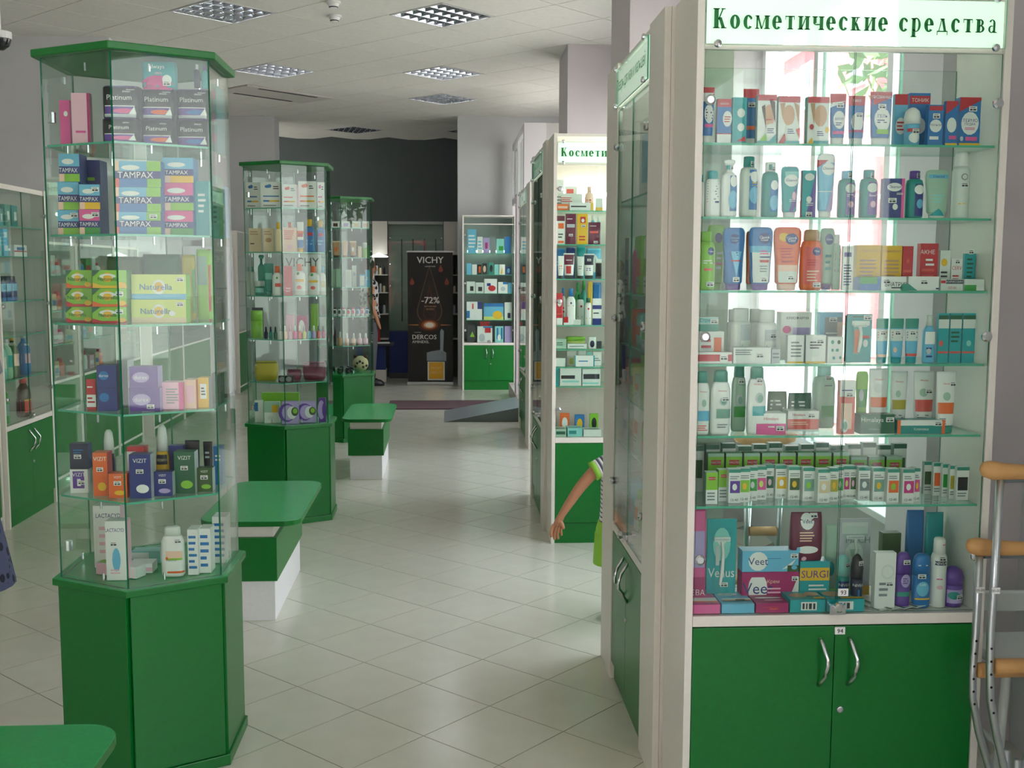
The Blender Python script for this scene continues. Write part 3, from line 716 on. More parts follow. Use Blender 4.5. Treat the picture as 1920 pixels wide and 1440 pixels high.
# ================================================================== KIOSKS
KZ = (.86, 1.12, 1.38, 1.64, 1.90)
def hexa(r): return [(r*math.sin(PI/3*k), -r*math.cos(PI/3*k)) for k in range(6)]
def make_kiosk():
    t = empty('glass_kiosk', (0, 0, 0)); H = hexa(.290); Hg = hexa(.280)
    MB().prism(hexa(.298), 0, .035, GREEN).build('plinth', t, bevel=.002)
    MB().prism(hexa(.266), .0355, .575, GDARK).build('core', t)
    for k in range(6):
        a, b = Vector(H[k]), Vector(H[(k+1) % 6]); u = (b-a).normalized(); n = Vector((u.y, -u.x)); a_ = a+u*.008; b_ = b-u*.008
        q = [a_, b_, b_-n*.018, a_-n*.018]
        MB().prism([(p.x, p.y) for p in q], .036, .582, GREEN).build('base_panel', t, bevel=.0012)
    MB().prism(hexa(.304), .583, .605, GREEN, top=GREEN_TOP).build('counter', t, bevel=.003)
    MB().prism(hexa(.304), 2.148, 2.17, GREEN).build('top_slab', t, bevel=.003)
    for k in range(6):
        a, b = Vector(Hg[k]), Vector(Hg[(k+1) % 6]); u = (b-a).normalized(); n = Vector((u.y, -u.x)); a_ = a+u*.003; b_ = b-u*.003
        q = [a_, b_, b_-n*.005, a_-n*.005]; P = [(p.x, p.y, z) for z in (.6055, 2.1475) for p in q]
        m = MB(); m.faces(P, [(0,1,5,4), (2,3,7,6)], GLASS); m.faces(P, [(1,2,6,5), (3,0,4,7), (4,5,6,7), (3,2,1,0)], EDGE)
        m.build('glass_pane', t)
    for z in KZ:
        m = MB(); h = hexa(.268); m.prism(h, z-.006, z, SHELFGLASS, side=EDGE2); m.build('shelf', t)
    for z in (.625,) + KZ + (2.13,):
        for k in range(6):
            a, b = Vector(Hg[k]), Vector(Hg[(k+1) % 6]); u = (b-a).normalized(); n = Vector((u.y, -u.x)); c = (a+b)/2 - n*.012 + u*.03*(1 if k % 2 else -1)
            zz = z-.007 if z > .7 else z+.012
            MB().cyl(c.x, c.y, zz-.022, zz, .0035, CHROME, 8).build('shelf_clip', t)
    for zz in (.7, 1.98):
        c = Vector(Hg[5])*.9; MB().cyl(c.x, c.y, zz-.015, zz+.015, .012, CHROME, 10).build('hinge', t)
    return t
KC = [(-.935, 3.465), (-.965, 6.82), (-.92, 9.98)]
K0 = make_kiosk()
for i, (x, y) in enumerate(KC):
    t = K0 if i == 0 else copy_tree(K0); t.location = (x, y, 0)
    tag(t, ['nearest hexagonal glass kiosk on a green base, full of hygiene boxes', 'middle hexagonal glass kiosk on a green base, sun care bottles inside', 'farthest hexagonal glass kiosk on a green base, spotted round toy inside'][i], 'display kiosk', 'hexagonal kiosks along the aisle')
# ================================================================== BENCHES
def rrect(x0, y0, x1, y1, r, n=6):
    P = []
    for cx, cy_, a0 in ((x1-r, y0+r, -90), (x1-r, y1-r, 0), (x0+r, y1-r, 90), (x0+r, y0+r, 180)):
        for i in range(n+1):
            a = math.radians(a0+90*i/n); P.append((cx+r*math.cos(a), cy_+r*math.sin(a)))
    return P
def bench(x0, x1, y0, y1, lbl, bx0=None, bx1=None):
    bx0 = x0+.05 if bx0 is None else bx0; bx1 = x1-.10 if bx1 is None else bx1; yb0, yb1 = y0+.03, y1-.08
    t = empty('bench', ((x0+x1)/2, (y0+y1)/2, 0)); cx, cy_ = (x0+x1)/2, (y0+y1)/2
    F = lambda *a: (a[0]-cx, a[1]-cy_, a[2], a[3]-cx, a[4]-cy_, a[5])
    MB().box(*F(bx0, yb0, 0, bx1, yb1, .18), WHITE2).build('base', t, bevel=.002)
    MB().box(*F(bx0-.012, yb0-.012, .181, bx1+.012, yb1+.012, .375), GREEN).build('green_band', t, bevel=.002)
    MB().box(*F(bx0+.003, yb0+.003, .376, bx1-.003, yb1-.003, .427), WHITE).build('neck', t)
    MB().prism([(p[0]-cx, p[1]-cy_) for p in rrect(x0, y0, x1, y1, .09)], .428, .452, GREEN, top=GREEN_TOP).build('seat', t, bevel=.003)
    tag(t, lbl, 'bench', 'green and white benches'); return t
bench(-1.25, -.775, 1.75, 2.585, 'green topped bench cut by the bottom left picture corner')
bench(-1.08, -.64, 4.70, 5.62, 'green topped bench with white base right behind the nearest kiosk', -.99, -.755)
bench(-.77, -.405, 7.93, 8.88, 'small green topped bench beside the middle kiosk', -.71, -.475)

# ================================================================== REAR: ramp, mat, banner, door frame, display wall
rt_ = MB()
P = [(-.03, 10.98, 0), (.76, 10.98, 0), (.76, 10.98, .15), (-.03, 11.88, 0), (.76, 11.88, 0), (.76, 11.88, .15)]
rt_.faces(P, [(0,1,2), (3,5,4), (1,4,5,2), (0,3,4,1)], mat('5f6a66', .6)); rt_.faces([P[0], P[2], P[5], P[3]], [(0,1,2,3)], mat('a9b2ba', .35, .6, noise=.1, nscale=80))
tag(rt_.build('access_ramp'), 'grey metal wheelchair ramp rising to the right toward entrance door', 'ramp')
struct(MB().box(.765, 10.7, 0, 1.85, 13.4, .15, mat('b9b5ab', .6)).build('trim_2'))
tag(MB().prism(rrect(-.66, 11.98, .75, 12.74, .02), 0.0005, .012, mat('5b4248', .95, noise=.25, nscale=150, bump=.6)).build('doormat'), 'brown door mat on the floor before the ramp', 'mat')
vd = struct(empty('door_1', (.85, 12.15, .15)))
VH = 2.98
for yy in (0, 1.0, 2.05): MB().box(0, yy, 0, .07, yy+.07, VH, PVC).build('post', vd)
MB().box(0, .0705, 2.2, .07, .9995, 2.28, PVC).build('rail', vd); MB().box(0, 1.0705, 2.2, .07, 2.0495, 2.28, PVC).build('rail', vd)
MB().box(0, .0705, VH-.08, .07, .9995, VH, PVC).build('rail', vd); MB().box(0, 1.0705, VH-.08, .07, 2.0495, VH, PVC).build('rail', vd)
for a, b in ((.0705, .9995), (1.0705, 2.0495)):
    MB().slab(.03, a+.015, 2.295, .04, b-.015, VH-.095, WINGLASS, EDGE, 'x').build('pane', vd)
    MB().box(.028, a, 2.281, .045, a+.014, VH-.081, DARK).build('gasket', vd)
MB().slab(.03, .075, .03, .04, .995, 2.19, WINGLASS, EDGE, 'x').build('pane', vd)
fp = MB(); fp.box(.0, -.06, 0, .24, -.002, VH, PVC).build('post', vd)
MB().box(.241, -.045, 0, 1.0, -.005, VH, mat('c9c8c6', .5)).build('panel', vd)
for z0, z1 in ((.3, 1.3), (1.5, VH-.25)): MB().box(.30, -.05, z0, .95, -.0455, z1, mat('b4b4b4', .5)).build('panel', vd)
# open door leaf standing toward the ramp
MB().box(-.09, -.25, .02, -.055, .0, 2.2, mat('e9dfe4', .35)).build('door_leaf', vd)

rb = empty('roll_up_banner', (-.215, 14.6, 0), -.06)
fd = MB().box(-.30, -.01, .03, .30, -.004, 1.76, mat('17120f', .5)); fd.build('banner_sheet', rb)
MB().box(-.31, -.06, 0, .31, .06, .04, ALU).build('base', rb, bevel=.005); MB().tube([(0, .02, .04), (0, .02, 1.74)], .01, ALU).build('pole', rb)
MB().box(-.31, -.015, 1.761, .31, 0, 1.78, ALU).build('top_rail', rb)
pr = MB(); yk = -.0105
def el(cx, cz, rx, rz_, m, y, n=24, x0=0): pr.poly([(cx+rx*math.cos(2*PI*i/n), y, cz+rz_*math.sin(2*PI*i/n)) for i in range(n)], m)
def drop(cx, cz, r, h, m, y):
    L = [(cx+r*math.cos(a), y, cz+r*math.sin(a)) for a in [math.radians(-200+220*i/18) for i in range(19)]]; pr.poly(L+[(cx, y, cz+h)], m)
drop(-.01, .98, .17, .62, mat('6a4a38', .4), yk); drop(-.01, .985, .155, .59, mat('1d1512', .4), yk-.0004); drop(-.01, .95, .09, .4, mat('4a2418', .4), yk-.0008); drop(-.01, .95, .07, .3, mat('24100a', .4), yk-.0012)
for dx, dz in ((-.24, 1.36), (.22, 1.36), (.14, 1.53)): drop(dx, dz, .03, .07, mat('8a3a28', .4), yk)
for rx, rz_, cc_ in ((.29, .008, 'd98a50'), (.15, .09, '4a2010'), (.11, .065, '9a4a20'), (.08, .045, 'e8b080'), (.055, .03, 'fff6ea')): el(-.01, .80, rx, rz_, mat(cc_, .5), yk-.0016-.004*(.3-rx))
pr.poly([(-.04, yk, .06), (.19, yk, .06), (.19, yk, .31), (-.04, yk, .31)], mat('e8e4d8', .4)); pr.poly([(-.02, yk-.0004, .08), (.17, yk-.0004, .08), (.17, yk-.0004, .30), (-.02, yk-.0004, .30)], mat('f0b020', .4))
pr.poly([(-.05, yk, .32), (.21, yk, .32), (.21, yk, .43), (.15, yk, .47), (.02, yk, .45), (-.05, yk, .43)], mat('8d979f', .4))
pr.poly([(.13, yk-.0005, .45), (.17, yk-.0005, .45), (.18, yk-.0005, .72), (.15, yk-.0005, .75), (.13, yk-.0005, .72)], mat('9fb0b8', .4))
pr.build('print', rb)
lt = MB(); wm = mat('f2efe8', .5)
flat_text(lt, 'VICHY', 0, 1.66, .085, wm, yk-.004, bold=.003); flat_text(lt, 'LABORATOIRES', 0, 1.575, .014, wm, yk-.004)
flat_text(lt, '-72%', .0, 1.13, .085, wm, yk-.004, bold=.005); flat_text(lt, 'ВЫПАДЕНИЯ', 0, 1.045, .022, mat('d9a58a', .5), yk-.004); flat_text(lt, 'ВОЛОС', 0, 1.01, .022, mat('d9a58a', .5), yk-.004)
flat_text(lt, 'ИННОВАЦИЯ', -.17, .70, .012, wm, yk-.004); flat_text(lt, 'DERCOS', -.08, .64, .06, wm, yk-.004, bold=.002); flat_text(lt, 'AMINEXIL', -.13, .575, .035, wm, yk-.004)
flat_text(lt, 'VICHY', .075, .225, .035, mat('f5dfa0', .5), yk-.004); flat_text(lt, 'DERCOS', .075, .165, .028, mat('f5dfa0', .5), yk-.004); lt.build('lettering', rb)
tag(rb, 'tall black roll-up banner with white lettering standing on the floor', 'banner')

# display units in the niche (fronts near y = 15.4)
dw = empty('spectacle_display_wall', (-.43, 15.4, 0))
MB().box(-.38, .05, .08, .38, .3, .66, mat('1c3070', .5, name='blue_laminate')).build('base', dw); MB().box(-.38, .06, 0, .38, .28, .079, mat('555a5a', .6)).build('plinth', dw)
MB().box(-.38, .2, .67, .38, .23, 2.16, mat('8a958c', .6)).build('back_panel', dw); MB().box(-.38, .05, 2.161, .38, .25, 2.2, mat('a9b0aa', .5)).build('top_panel', dw)
for xx in (-.2, -.04, .12, .28):
    MB().box(xx-.008, .185, .8, xx+.008, .199, 1.96, DARK).build('rail', dw)
for xx in (-.36, .36):
    for zz in (1.97, 1.6, 1.3): stud(dw, xx, .19, zz, .018).name = 'bolt'
MB().slab(-.38, .05, .68, .38, .056, 2.15, GLASS, EDGE, 'y').build('glass_front', dw)
tag(dw, 'grey display wall with black vertical rails above a blue base', 'display wall')
for (x0, x1, lbl) in ((-1.03, -.82, 'white panelled shelf unit left of the grey display wall'), (-.04, .16, 'white panelled shelf unit right of the grey display wall, behind banner')):
    t = empty('shelf_unit', ((x0+x1)/2, 15.42, 0)); h = (x1-x0)/2-.002
    MB().box(-h, 0, 1.74, h, .3, 2.2, mat('ddd8d0', .5)).build('header_panel', t); MB().box(-h, .28, .0, h, .3, 1.739, mat('6c726a', .6)).build('back_panel', t)
    for zz in (.55, .9, 1.2, 1.45): MB().box(-h, .02, zz, h, .279, zz+.012, WHITE).build('shelf', t)
    MB().box(-h, .01, 0, -h+.02, .279, 1.739, WHITE).build('side_panel', t)
    tag(t, lbl, 'shelf', 'white panelled units')
    for n_, zz in enumerate((.912, 1.212, 1.462)):
        for k in range(3): goods('bottle', (x0+x1)/2-.05+.05*k, 15.5, zz, .034, .03, .12+.02*((k+n_) % 3), 'cKS'[(k+n_) % 3], '', f'small {["cream","black","silver"][(k+n_)%3]} bottle, {ORD[k]} from left, {["lower","middle","upper"][n_]} shelf of {"left" if x0<-.5 else "right"} white niche unit', 'bottles in the niche', cap='K')
lp = MB().rings([[(-.93+q*math.cos(2*PI*i/20), 15.27+q*math.sin(2*PI*i/20), z) for i in range(20)] for q, z in ((.12, 1.70), (.125, 1.715), (.05, 1.74), (.01, 1.76))], mat('fbfff8', .4, name='lit_lampshade', emit=3))
tag(lp.build('pendant_lamp'), 'white shallow lamp glowing under the white header panel in the niche', 'lamp')
dk = empty('desk', (-.97, 15.0, 0))
MB().box(-.28, -.1, .5, .24, .25, .53, mat('40444c', .5)).build('desktop', dk); MB().box(-.26, -.06, .17, .14, -.04, .499, mat('1c3070', .5)).build('front_panel', dk); MB().box(-.26, -.06, 0, .14, .2, .169, WHITE).build('base', dk)
tag(dk, 'small desk with blue front and white base beside the farthest kiosk', 'desk')
tag(MB().box(-.1, -.12, 0, .12, .08, .012, mat('e9e9e9', .6)).build('paper_stack', loc=(-.90, 15.0, .531), rz=.1), 'stack of white papers on the small dark desk', 'papers')
tag(MB().box(-.06, 0, 0, .08, .05, .34, mat('c3202a', .5)).build('red_folder', loc=(-1.0, 15.15, .531)), 'red upright folder behind the small desk', 'folder')

# dome camera at the upper left
c_ = atY(6, 74, 5.5); dc = empty('security_camera', (c_.x-.02, 5.5, c_.z))
MB().rings([[(q*math.cos(2*PI*i/20), q*math.sin(2*PI*i/20), z) for i in range(20)] for q, z in ((.02, -.05), (.045, -.03), (.055, 0), (.055, .001))], mat('222428', .1)).build('dome', dc, smooth=True)
MB().cyl(0, 0, .002, .035, .058, mat('dcdcdc', .4), 20).build('housing', dc); MB().cyl(0, 0, .036, CEIL-c_.z-.002, .012, mat('dcdcdc', .4), 10).build('bracket', dc)
tag(dc, 'small dark dome security camera at the upper left picture edge', 'camera')

# ================================================================== CRUTCHES AND STOOL (right foreground)
WOOD = mat('cf9d63', .5, name='padded_tan_foam', noise=.08, nscale=20)
def crutch(Y, pad, tubep, grip, lbl, tagz):
    t = empty('crutch', (0, 0, 0)); X0, Z0 = pad
    b = MB(); R = []
    for s_, rr in ((0, .006), (.008, .019), (.03, .025), (.07, .022), (.15, .019), (.22, .022), (.26, .024), (.275, .008)):
        R.append([(X0+s_, Y+rr*.9*math.cos(2*PI*k/14), Z0-.010*math.sin(PI*s_/.28)+rr*math.sin(2*PI*k/14)) for k in range(14)])
    b.rings(R, WOOD); b.build('armpit_pad', t, smooth=True)
    MB().tube([(X0+.05, Y, Z0-.028), (X0+.23, Y, Z0-.028)], .008, mat('6a7478', .5)).build('bracket', t)
    p = [Vector((x, Y, z)) for x, z in tubep]
    for off in (0, 1):
        q = [Vector((v.x if not off else 2*(X0+.14)-v.x, v.y+.0, v.z)) for v in p]
        MB().tube(q, .0105, ALU, 12).build('tube', t, smooth=True)
    h = MB(); x1 = tubep[3][0]
    h.tube([(x1+.012, Y, grip), (x1+.016, Y, grip), (2*(X0+.14)-x1-.02, Y, grip)], [.019, .021, .02], WOOD, 14); h.build('hand_grip', t, smooth=True)
    for k in range(5):
        z = grip+.12-.05*k
        xx = tubep[3][0] if True else 0
    pts = [(x, z) for x, z in tubep]
    for k in range(6):
        z = .56-.035*k-.0
        for a, c in zip(pts, pts[1:]):
            if c[1] <= z <= a[1]:
                x = a[0]+(c[0]-a[0])*(a[1]-z)/(a[1]-c[1]); MB().rings([[(x-.002+.0035*math.cos(2*PI*i/8), yy, z+.0035*math.sin(2*PI*i/8)) for i in range(8)] for yy in (Y-.0105, Y-.0112)], DARK).build('adjustment_hole', t)
    st_ = MB().tube([(X0+.14, Y+.0, .25), (X0+.14, Y, .02)], .011, ALU, 12); st_.build('lower_tube', t, smooth=True)
    MB().cyl(X0+.14, Y, .001, .045, .02, DARK, 14, .015).build('rubber_tip', t)
    for a, c in zip(pts, pts[1:]):
        if c[1] <= tagz <= a[1]:
            x = a[0]+(c[0]-a[0])*(a[1]-tagz)/(a[1]-c[1]); g = MB().box(x-.011, Y-.0125, tagz-.008, x+.011, Y-.0108, tagz+.008, mat('f2f2f2', .6)).build('price_tag', t)
            flat_text(MB(), '00-00', x, tagz, .007, DARK, Y-.0128).build('lettering', g)
    tag(t, lbl, 'crutch', 'crutches leaning beside the front showcase'); return t
crutch(2.70, (1.372, 1.035), [(1.427, 1.01), (1.424, .7), (1.422, .6), (1.425, .5), (1.43, .42), (1.452, .32), (1.485, .2), (1.512, .10)], .508, 'taller aluminium crutch whose tan armpit pad sits higher', .716)
crutch(2.76, (1.375, .818), [(1.412, .79), (1.413, .65), (1.412, .56), (1.409, .47), (1.412, .40), (1.435, .30), (1.475, .18), (1.515, .08)], .475, 'lower aluminium crutch whose tan armpit pad sits below the other', .70)
# two more crutches behind the glass, in the window bay
for k, (xx, yy, zz, lbl) in enumerate(((1.18, 3.95, .93, 'aluminium crutch behind the front showcase glass, upper tan pad'), (1.1, 4.1, .70, 'aluminium crutch behind the front showcase glass, lower tan pad'))):
    t = empty('crutch', (xx, yy, 0)); b = MB(); R = []
    for s_, rr in ((0, .006), (.01, .02), (.04, .024), (.12, .02), (.2, .024), (.23, .02), (.24, .006)):
        R.append([(s_-.12, rr*math.cos(2*PI*i/12), zz-.015*math.sin(PI*s_/.24)+rr*math.sin(2*PI*i/12)) for i in range(12)])
    b.rings(R, WOOD).build('armpit_pad', t, smooth=True)
    for s_ in (-1, 1): MB().tube([(s_*.07, 0, zz-.02), (s_*.06, 0, zz-.4), (s_*.015, 0, .2)], .01, ALU, 10).build('tube', t, smooth=True)
    MB().tube([(-.05, 0, zz-.36), (.05, 0, zz-.36)], .018, WOOD, 12).build('hand_grip', t, smooth=True)
    MB().tube([(0, 0, .25), (0, 0, .02)], .011, ALU, 10).build('lower_tube', t, smooth=True); MB().cyl(0, 0, 0.001, .045, .02, DARK, 12, .014).build('rubber_tip', t)
    tag(t, lbl, 'crutch', 'crutches in the window bay')
STW = mat('cfd6d2', .35, name='grey_white_enamel')
st = empty('shower_stool', (1.70, 3.0, 0))
MB().prism([(x, y) for x, y in rrect(-.15, -.14, .15, .14, .04)], .42, .45, STW).build('seat', st, bevel=.008)
for sx_ in (-1, 1):
    for sy_ in (-1, 1): MB().tube([(sx_*.12, sy_*.10, .42), (sx_*.15, sy_*.12, .0)], .013, STW, 10).build('leg', st, smooth=True)
for sx_ in (-1, 1): MB().tube([(sx_*.135, -.11, .2), (sx_*.135, .11, .2)], .009, STW, 8).build('stretcher', st, smooth=True)
for yy in (.13,):
    MB().prism([(x, y) for x, y in rrect(-.15, .115, .15, .14, .01)], .52, .58, STW).build('backrest', st, bevel=.005)
    for sx_ in (-.11, .11): MB().tube([(sx_, .128, .45), (sx_, .128, .522)], .009, STW, 8).build('back_post', st)
tag(st, 'pale grey stool standing beside the wall behind the crutches', 'stool')
# ================================================================== GOODS
YA = 2.890
A = lambda tb, z, nm: shelf_goods(tb, YA, z, nm, 'goods on the ' + nm, rowd=.056, maxd=.052, lim=(.668, 1.456), levels=AZ+(2.1,))
A('''
tube 1315 1342 163 0 B cap=W|r 0 .78 1 1 R;g 0 .7 0 .9 1 .9 W;e .6 .52 .36 .17 W;l .35 .42 .95 .62 4 N;r .25 .28 .95 .34 P|blue tube with red crown and pink bar
box 1345 1372 186 0 B side=Z|r 0 .82 1 1 R;t КРЕМ .5 .89 .05 W;e .72 .55 .33 .18 W;l .5 .46 .95 .62 3 R;r 0 0 1 .2 W;r 0 .2 1 .22 R|narrow blue carton with red band
box 1374 1401 183 0 T|e .6 .66 .28 .1 s;e .6 .35 .25 .09 W;g .3 .04 .95 .04 .9 .16 R|teal carton with two white dots
tube 1396 1426 166 1 B cap=W|r 0 .84 1 1 R;r .1 .28 .95 .35 O;p .5 .72|blue tube behind, magenta top
box 1421 1457 178 0 W side=U|r 0 .88 1 1 R;e .62 .58 .3 .22 F;g .2 .75 .45 .3 .38 .8 H;g .6 .9 .95 .4 .9 .86 H;l .45 .46 .8 .52 1 R;g 0 0 .5 0 .5 .24 g;g .5 0 1 0 1 .2 T;r 0 0 1 .05 T;e .68 .26 .26 .15 W;l .5 .2 .86 .32 3 N|white carton with dark haired face and green corner
box 1460 1501 181 0 W side=U|r 0 .87 1 1 R;e .48 .6 .28 .22 F;g .05 .85 .2 .5 .3 .86 C;g .7 .88 .95 .4 .95 .8 C;g 0 0 .4 0 .3 .22 R;r .3 0 1 .06 T;e .58 .26 .26 .15 W;l .42 .2 .76 .32 3 N;g .8 .3 1 .1 1 .34 r|white carton with fair face and red corner
box 1515 1556 182 0 W side=U|r 0 .87 1 1 R;e .6 .6 .3 .23 F;g .1 .86 .3 .4 .32 .86 C;r .3 0 1 .07 T;g 0 0 .3 0 .2 .14 Y;e .6 .22 .27 .14 W;l .44 .16 .76 .28 3 N;e .18 .36 .1 .06 R;e .9 .3 .1 .06 Y|white carton with tanned face and yellow corner
tube 1559 1590 175 0 B cap=W|r 0 .8 1 1 R;g 0 .72 0 .82 1 .86 W;e .55 .48 .4 .18 W;t КРЕМ .55 .5 .05 N;l .3 .36 .8 .44 2 N;r .1 .2 .9 .26 P;p .6 .77|blue tube, cream circle, pink bar
tube 1594 1626 179 0 B cap=W|r 0 .8 1 1 R;t ПРОЗ .5 .9 .05 W;e .5 .45 .4 .2 W;r 0 .25 1 .3 M;p .6 .6|blue tube with white and red crown stripe
tube 1636 1678 171 0 B cap=W|g 0 .72 0 1 1 .9 R;r 0 .9 1 1 R;t ПРОЗРАЧНО .5 .9 .06 W;e .52 .47 .4 .22 W;t ГЕЛЬ .52 .54 .06 N;l .25 .4 .8 .48 2 N;r .2 .2 .85 .29 g;p .5 .72|wide blue gel tube with big white circle
box 1678 1703 177 1 b|r 0 .8 1 1 R;e .5 .4 .4 .16 W;l .2 .3 .8 .5 3 R|pale blue carton between gel tube and roll-on
roll 1702 1733 200 0 b cap=W|r 0 .35 1 .44 R;e .5 .2 .36 .14 W;p .55 .36|roll-on bottle with tall white cap
box 1706 1745 175 1 B|r 0 .8 1 .95 R;t ТОНИК .5 .87 .07 W;e .5 .4 .3 .15 W|blue carton with red band behind roll-on
box 1741 1770 197 0 B|r .06 .86 .94 .97 R;e .5 .48 .4 .16 W;t ЛОСЬОН .5 .5 .05 N;r .1 .14 .7 .22 W;p .5 .72|blue carton with short red label
box 1774 1797 190 0 B|g 0 .7 0 1 1 .92 R;r 0 .92 1 1 R;e .5 .46 .4 .17 W;r .3 .14 .9 .22 P;r 0 0 1 .05 Y|slim blue carton with red corner and yellow base
box 1800 1840 183 0 B|g 0 .7 0 1 1 .94 R;r 0 .93 1 1 R;e .5 .46 .42 .24 W;t ТЕРМО .5 .52 .07 N;t ПУДРА .5 .44 .06 N;l .25 .32 .75 .38 2 P;e .12 .14 .08 .05 S;r .3 .1 .85 .18 P;r 0 0 1 .05 Y;p .6 .76|wide blue powder carton with large white circle
''', AZ[5], 'top shelf of front showcase')
A('''
slim 1310 1322 328 0 W cap=T||white bottle half hidden by frame
shampoo 1324 1353 320 0 W cap=T|l .1 .3 .9 .8 9 E;r .62 .3 .9 .34 N|white bottle with teal cap
trig 1355 1385 299 0 W cap=W|r .0 .82 .5 .9 T;r .5 .1 1 .72 B;e .74 .62 .24 .1 W;e .7 .3 .3 .16 b;p .78 .86|white pump bottle with blue label
slim 1391 1425 293 0 s cap=X|r .45 .12 1 .78 B;e .75 .66 .24 .09 W;l .6 .5 .95 .58 2 Y;e .75 .36 .3 .14 b;p .8 .88|tall white bottle, dark teal cap
slim 1432 1464 304 0 X cap=W|r .4 .1 .95 .66 B;e .68 .58 .24 .09 W;e .68 .26 .28 .14 b;r .2 .86 .6 .96 X;p .8 .88|teal bottle with blue label
lotion 1467 1501 312 0 T cap=W|g .4 .1 1 .1 1 .8 V;r .2 .8 1 .9 t;e .55 .72 .42 .12 W;t Clearasil .55 .73 .05 N;e .72 .42 .14 .08 p;l .4 .3 .9 .36 2 W|teal and purple wash tube on a white cap
box 1505 1531 320 0 T side=Z|g .3 0 1 0 1 1 V;e .5 .86 .36 .08 s;e .5 .38 .2 .07 W;l .3 .24 .9 .32 2 W;p .5 .06|purple and teal carton
lotion 1535 1569 288 0 b cap=W|r 0 .86 1 1 W;g 0 .78 0 .9 .6 .9 R;e .6 .76 .38 .1 W;t Clearasil .6 .77 .04 N;g .5 .1 1 .1 1 .6 v;r 0 .4 .9 .41 W|pale blue wash tube with red corner
slim 1576 1609 320 0 X cap=b|r .35 .06 1 .74 V;e .6 .62 .3 .1 s;e .65 .28 .16 .07 p;l .4 .44 .95 .5 2 W;p .7 .9|green gel bottle, purple label, blue cap
slim 1617 1651 318 0 X cap=T|r .35 .06 1 .74 V;e .6 .62 .3 .1 s;e .65 .28 .16 .07 p;l .4 .44 .95 .5 2 W;p .75 .88|green gel bottle, purple label, teal cap
box 1658 1697 335 0 N|r .85 0 1 1 P;e .5 .78 .36 .11 W;t Clearasil .5 .79 .07 N;e .55 .28 .13 .08 W;l .6 .58 .98 .64 2 W;p .4 .44|navy and pink night cream carton
slim 1704 1737 320 0 X cap=V|r .4 .04 1 .72 N;e .65 .6 .3 .1 W;e .7 .3 .2 .1 b;p .75 .9|teal bottle with violet cap
lotion 1740 1786 318 0 q cap=s|g 0 .05 .9 .05 .5 .2 T;r .1 .82 .9 .9 b;t Clearasil .5 .86 .05 N;l .2 .3 .8 .5 3 t|see-through pale teal wash tube
can 1795 1827 284 0 s cap=W|e .5 .62 .2 .05 E;e .5 .62 .15 .037 s;p .5 .5;l .2 .2 .8 .24 1 Y|slender pale spray can
''', AZ[4], 'second shelf of front showcase')
CLB = 'e .66 .8 .24 .1 N;t Clean& .66 .825 .045 W;t Clear .66 .775 .045 W'
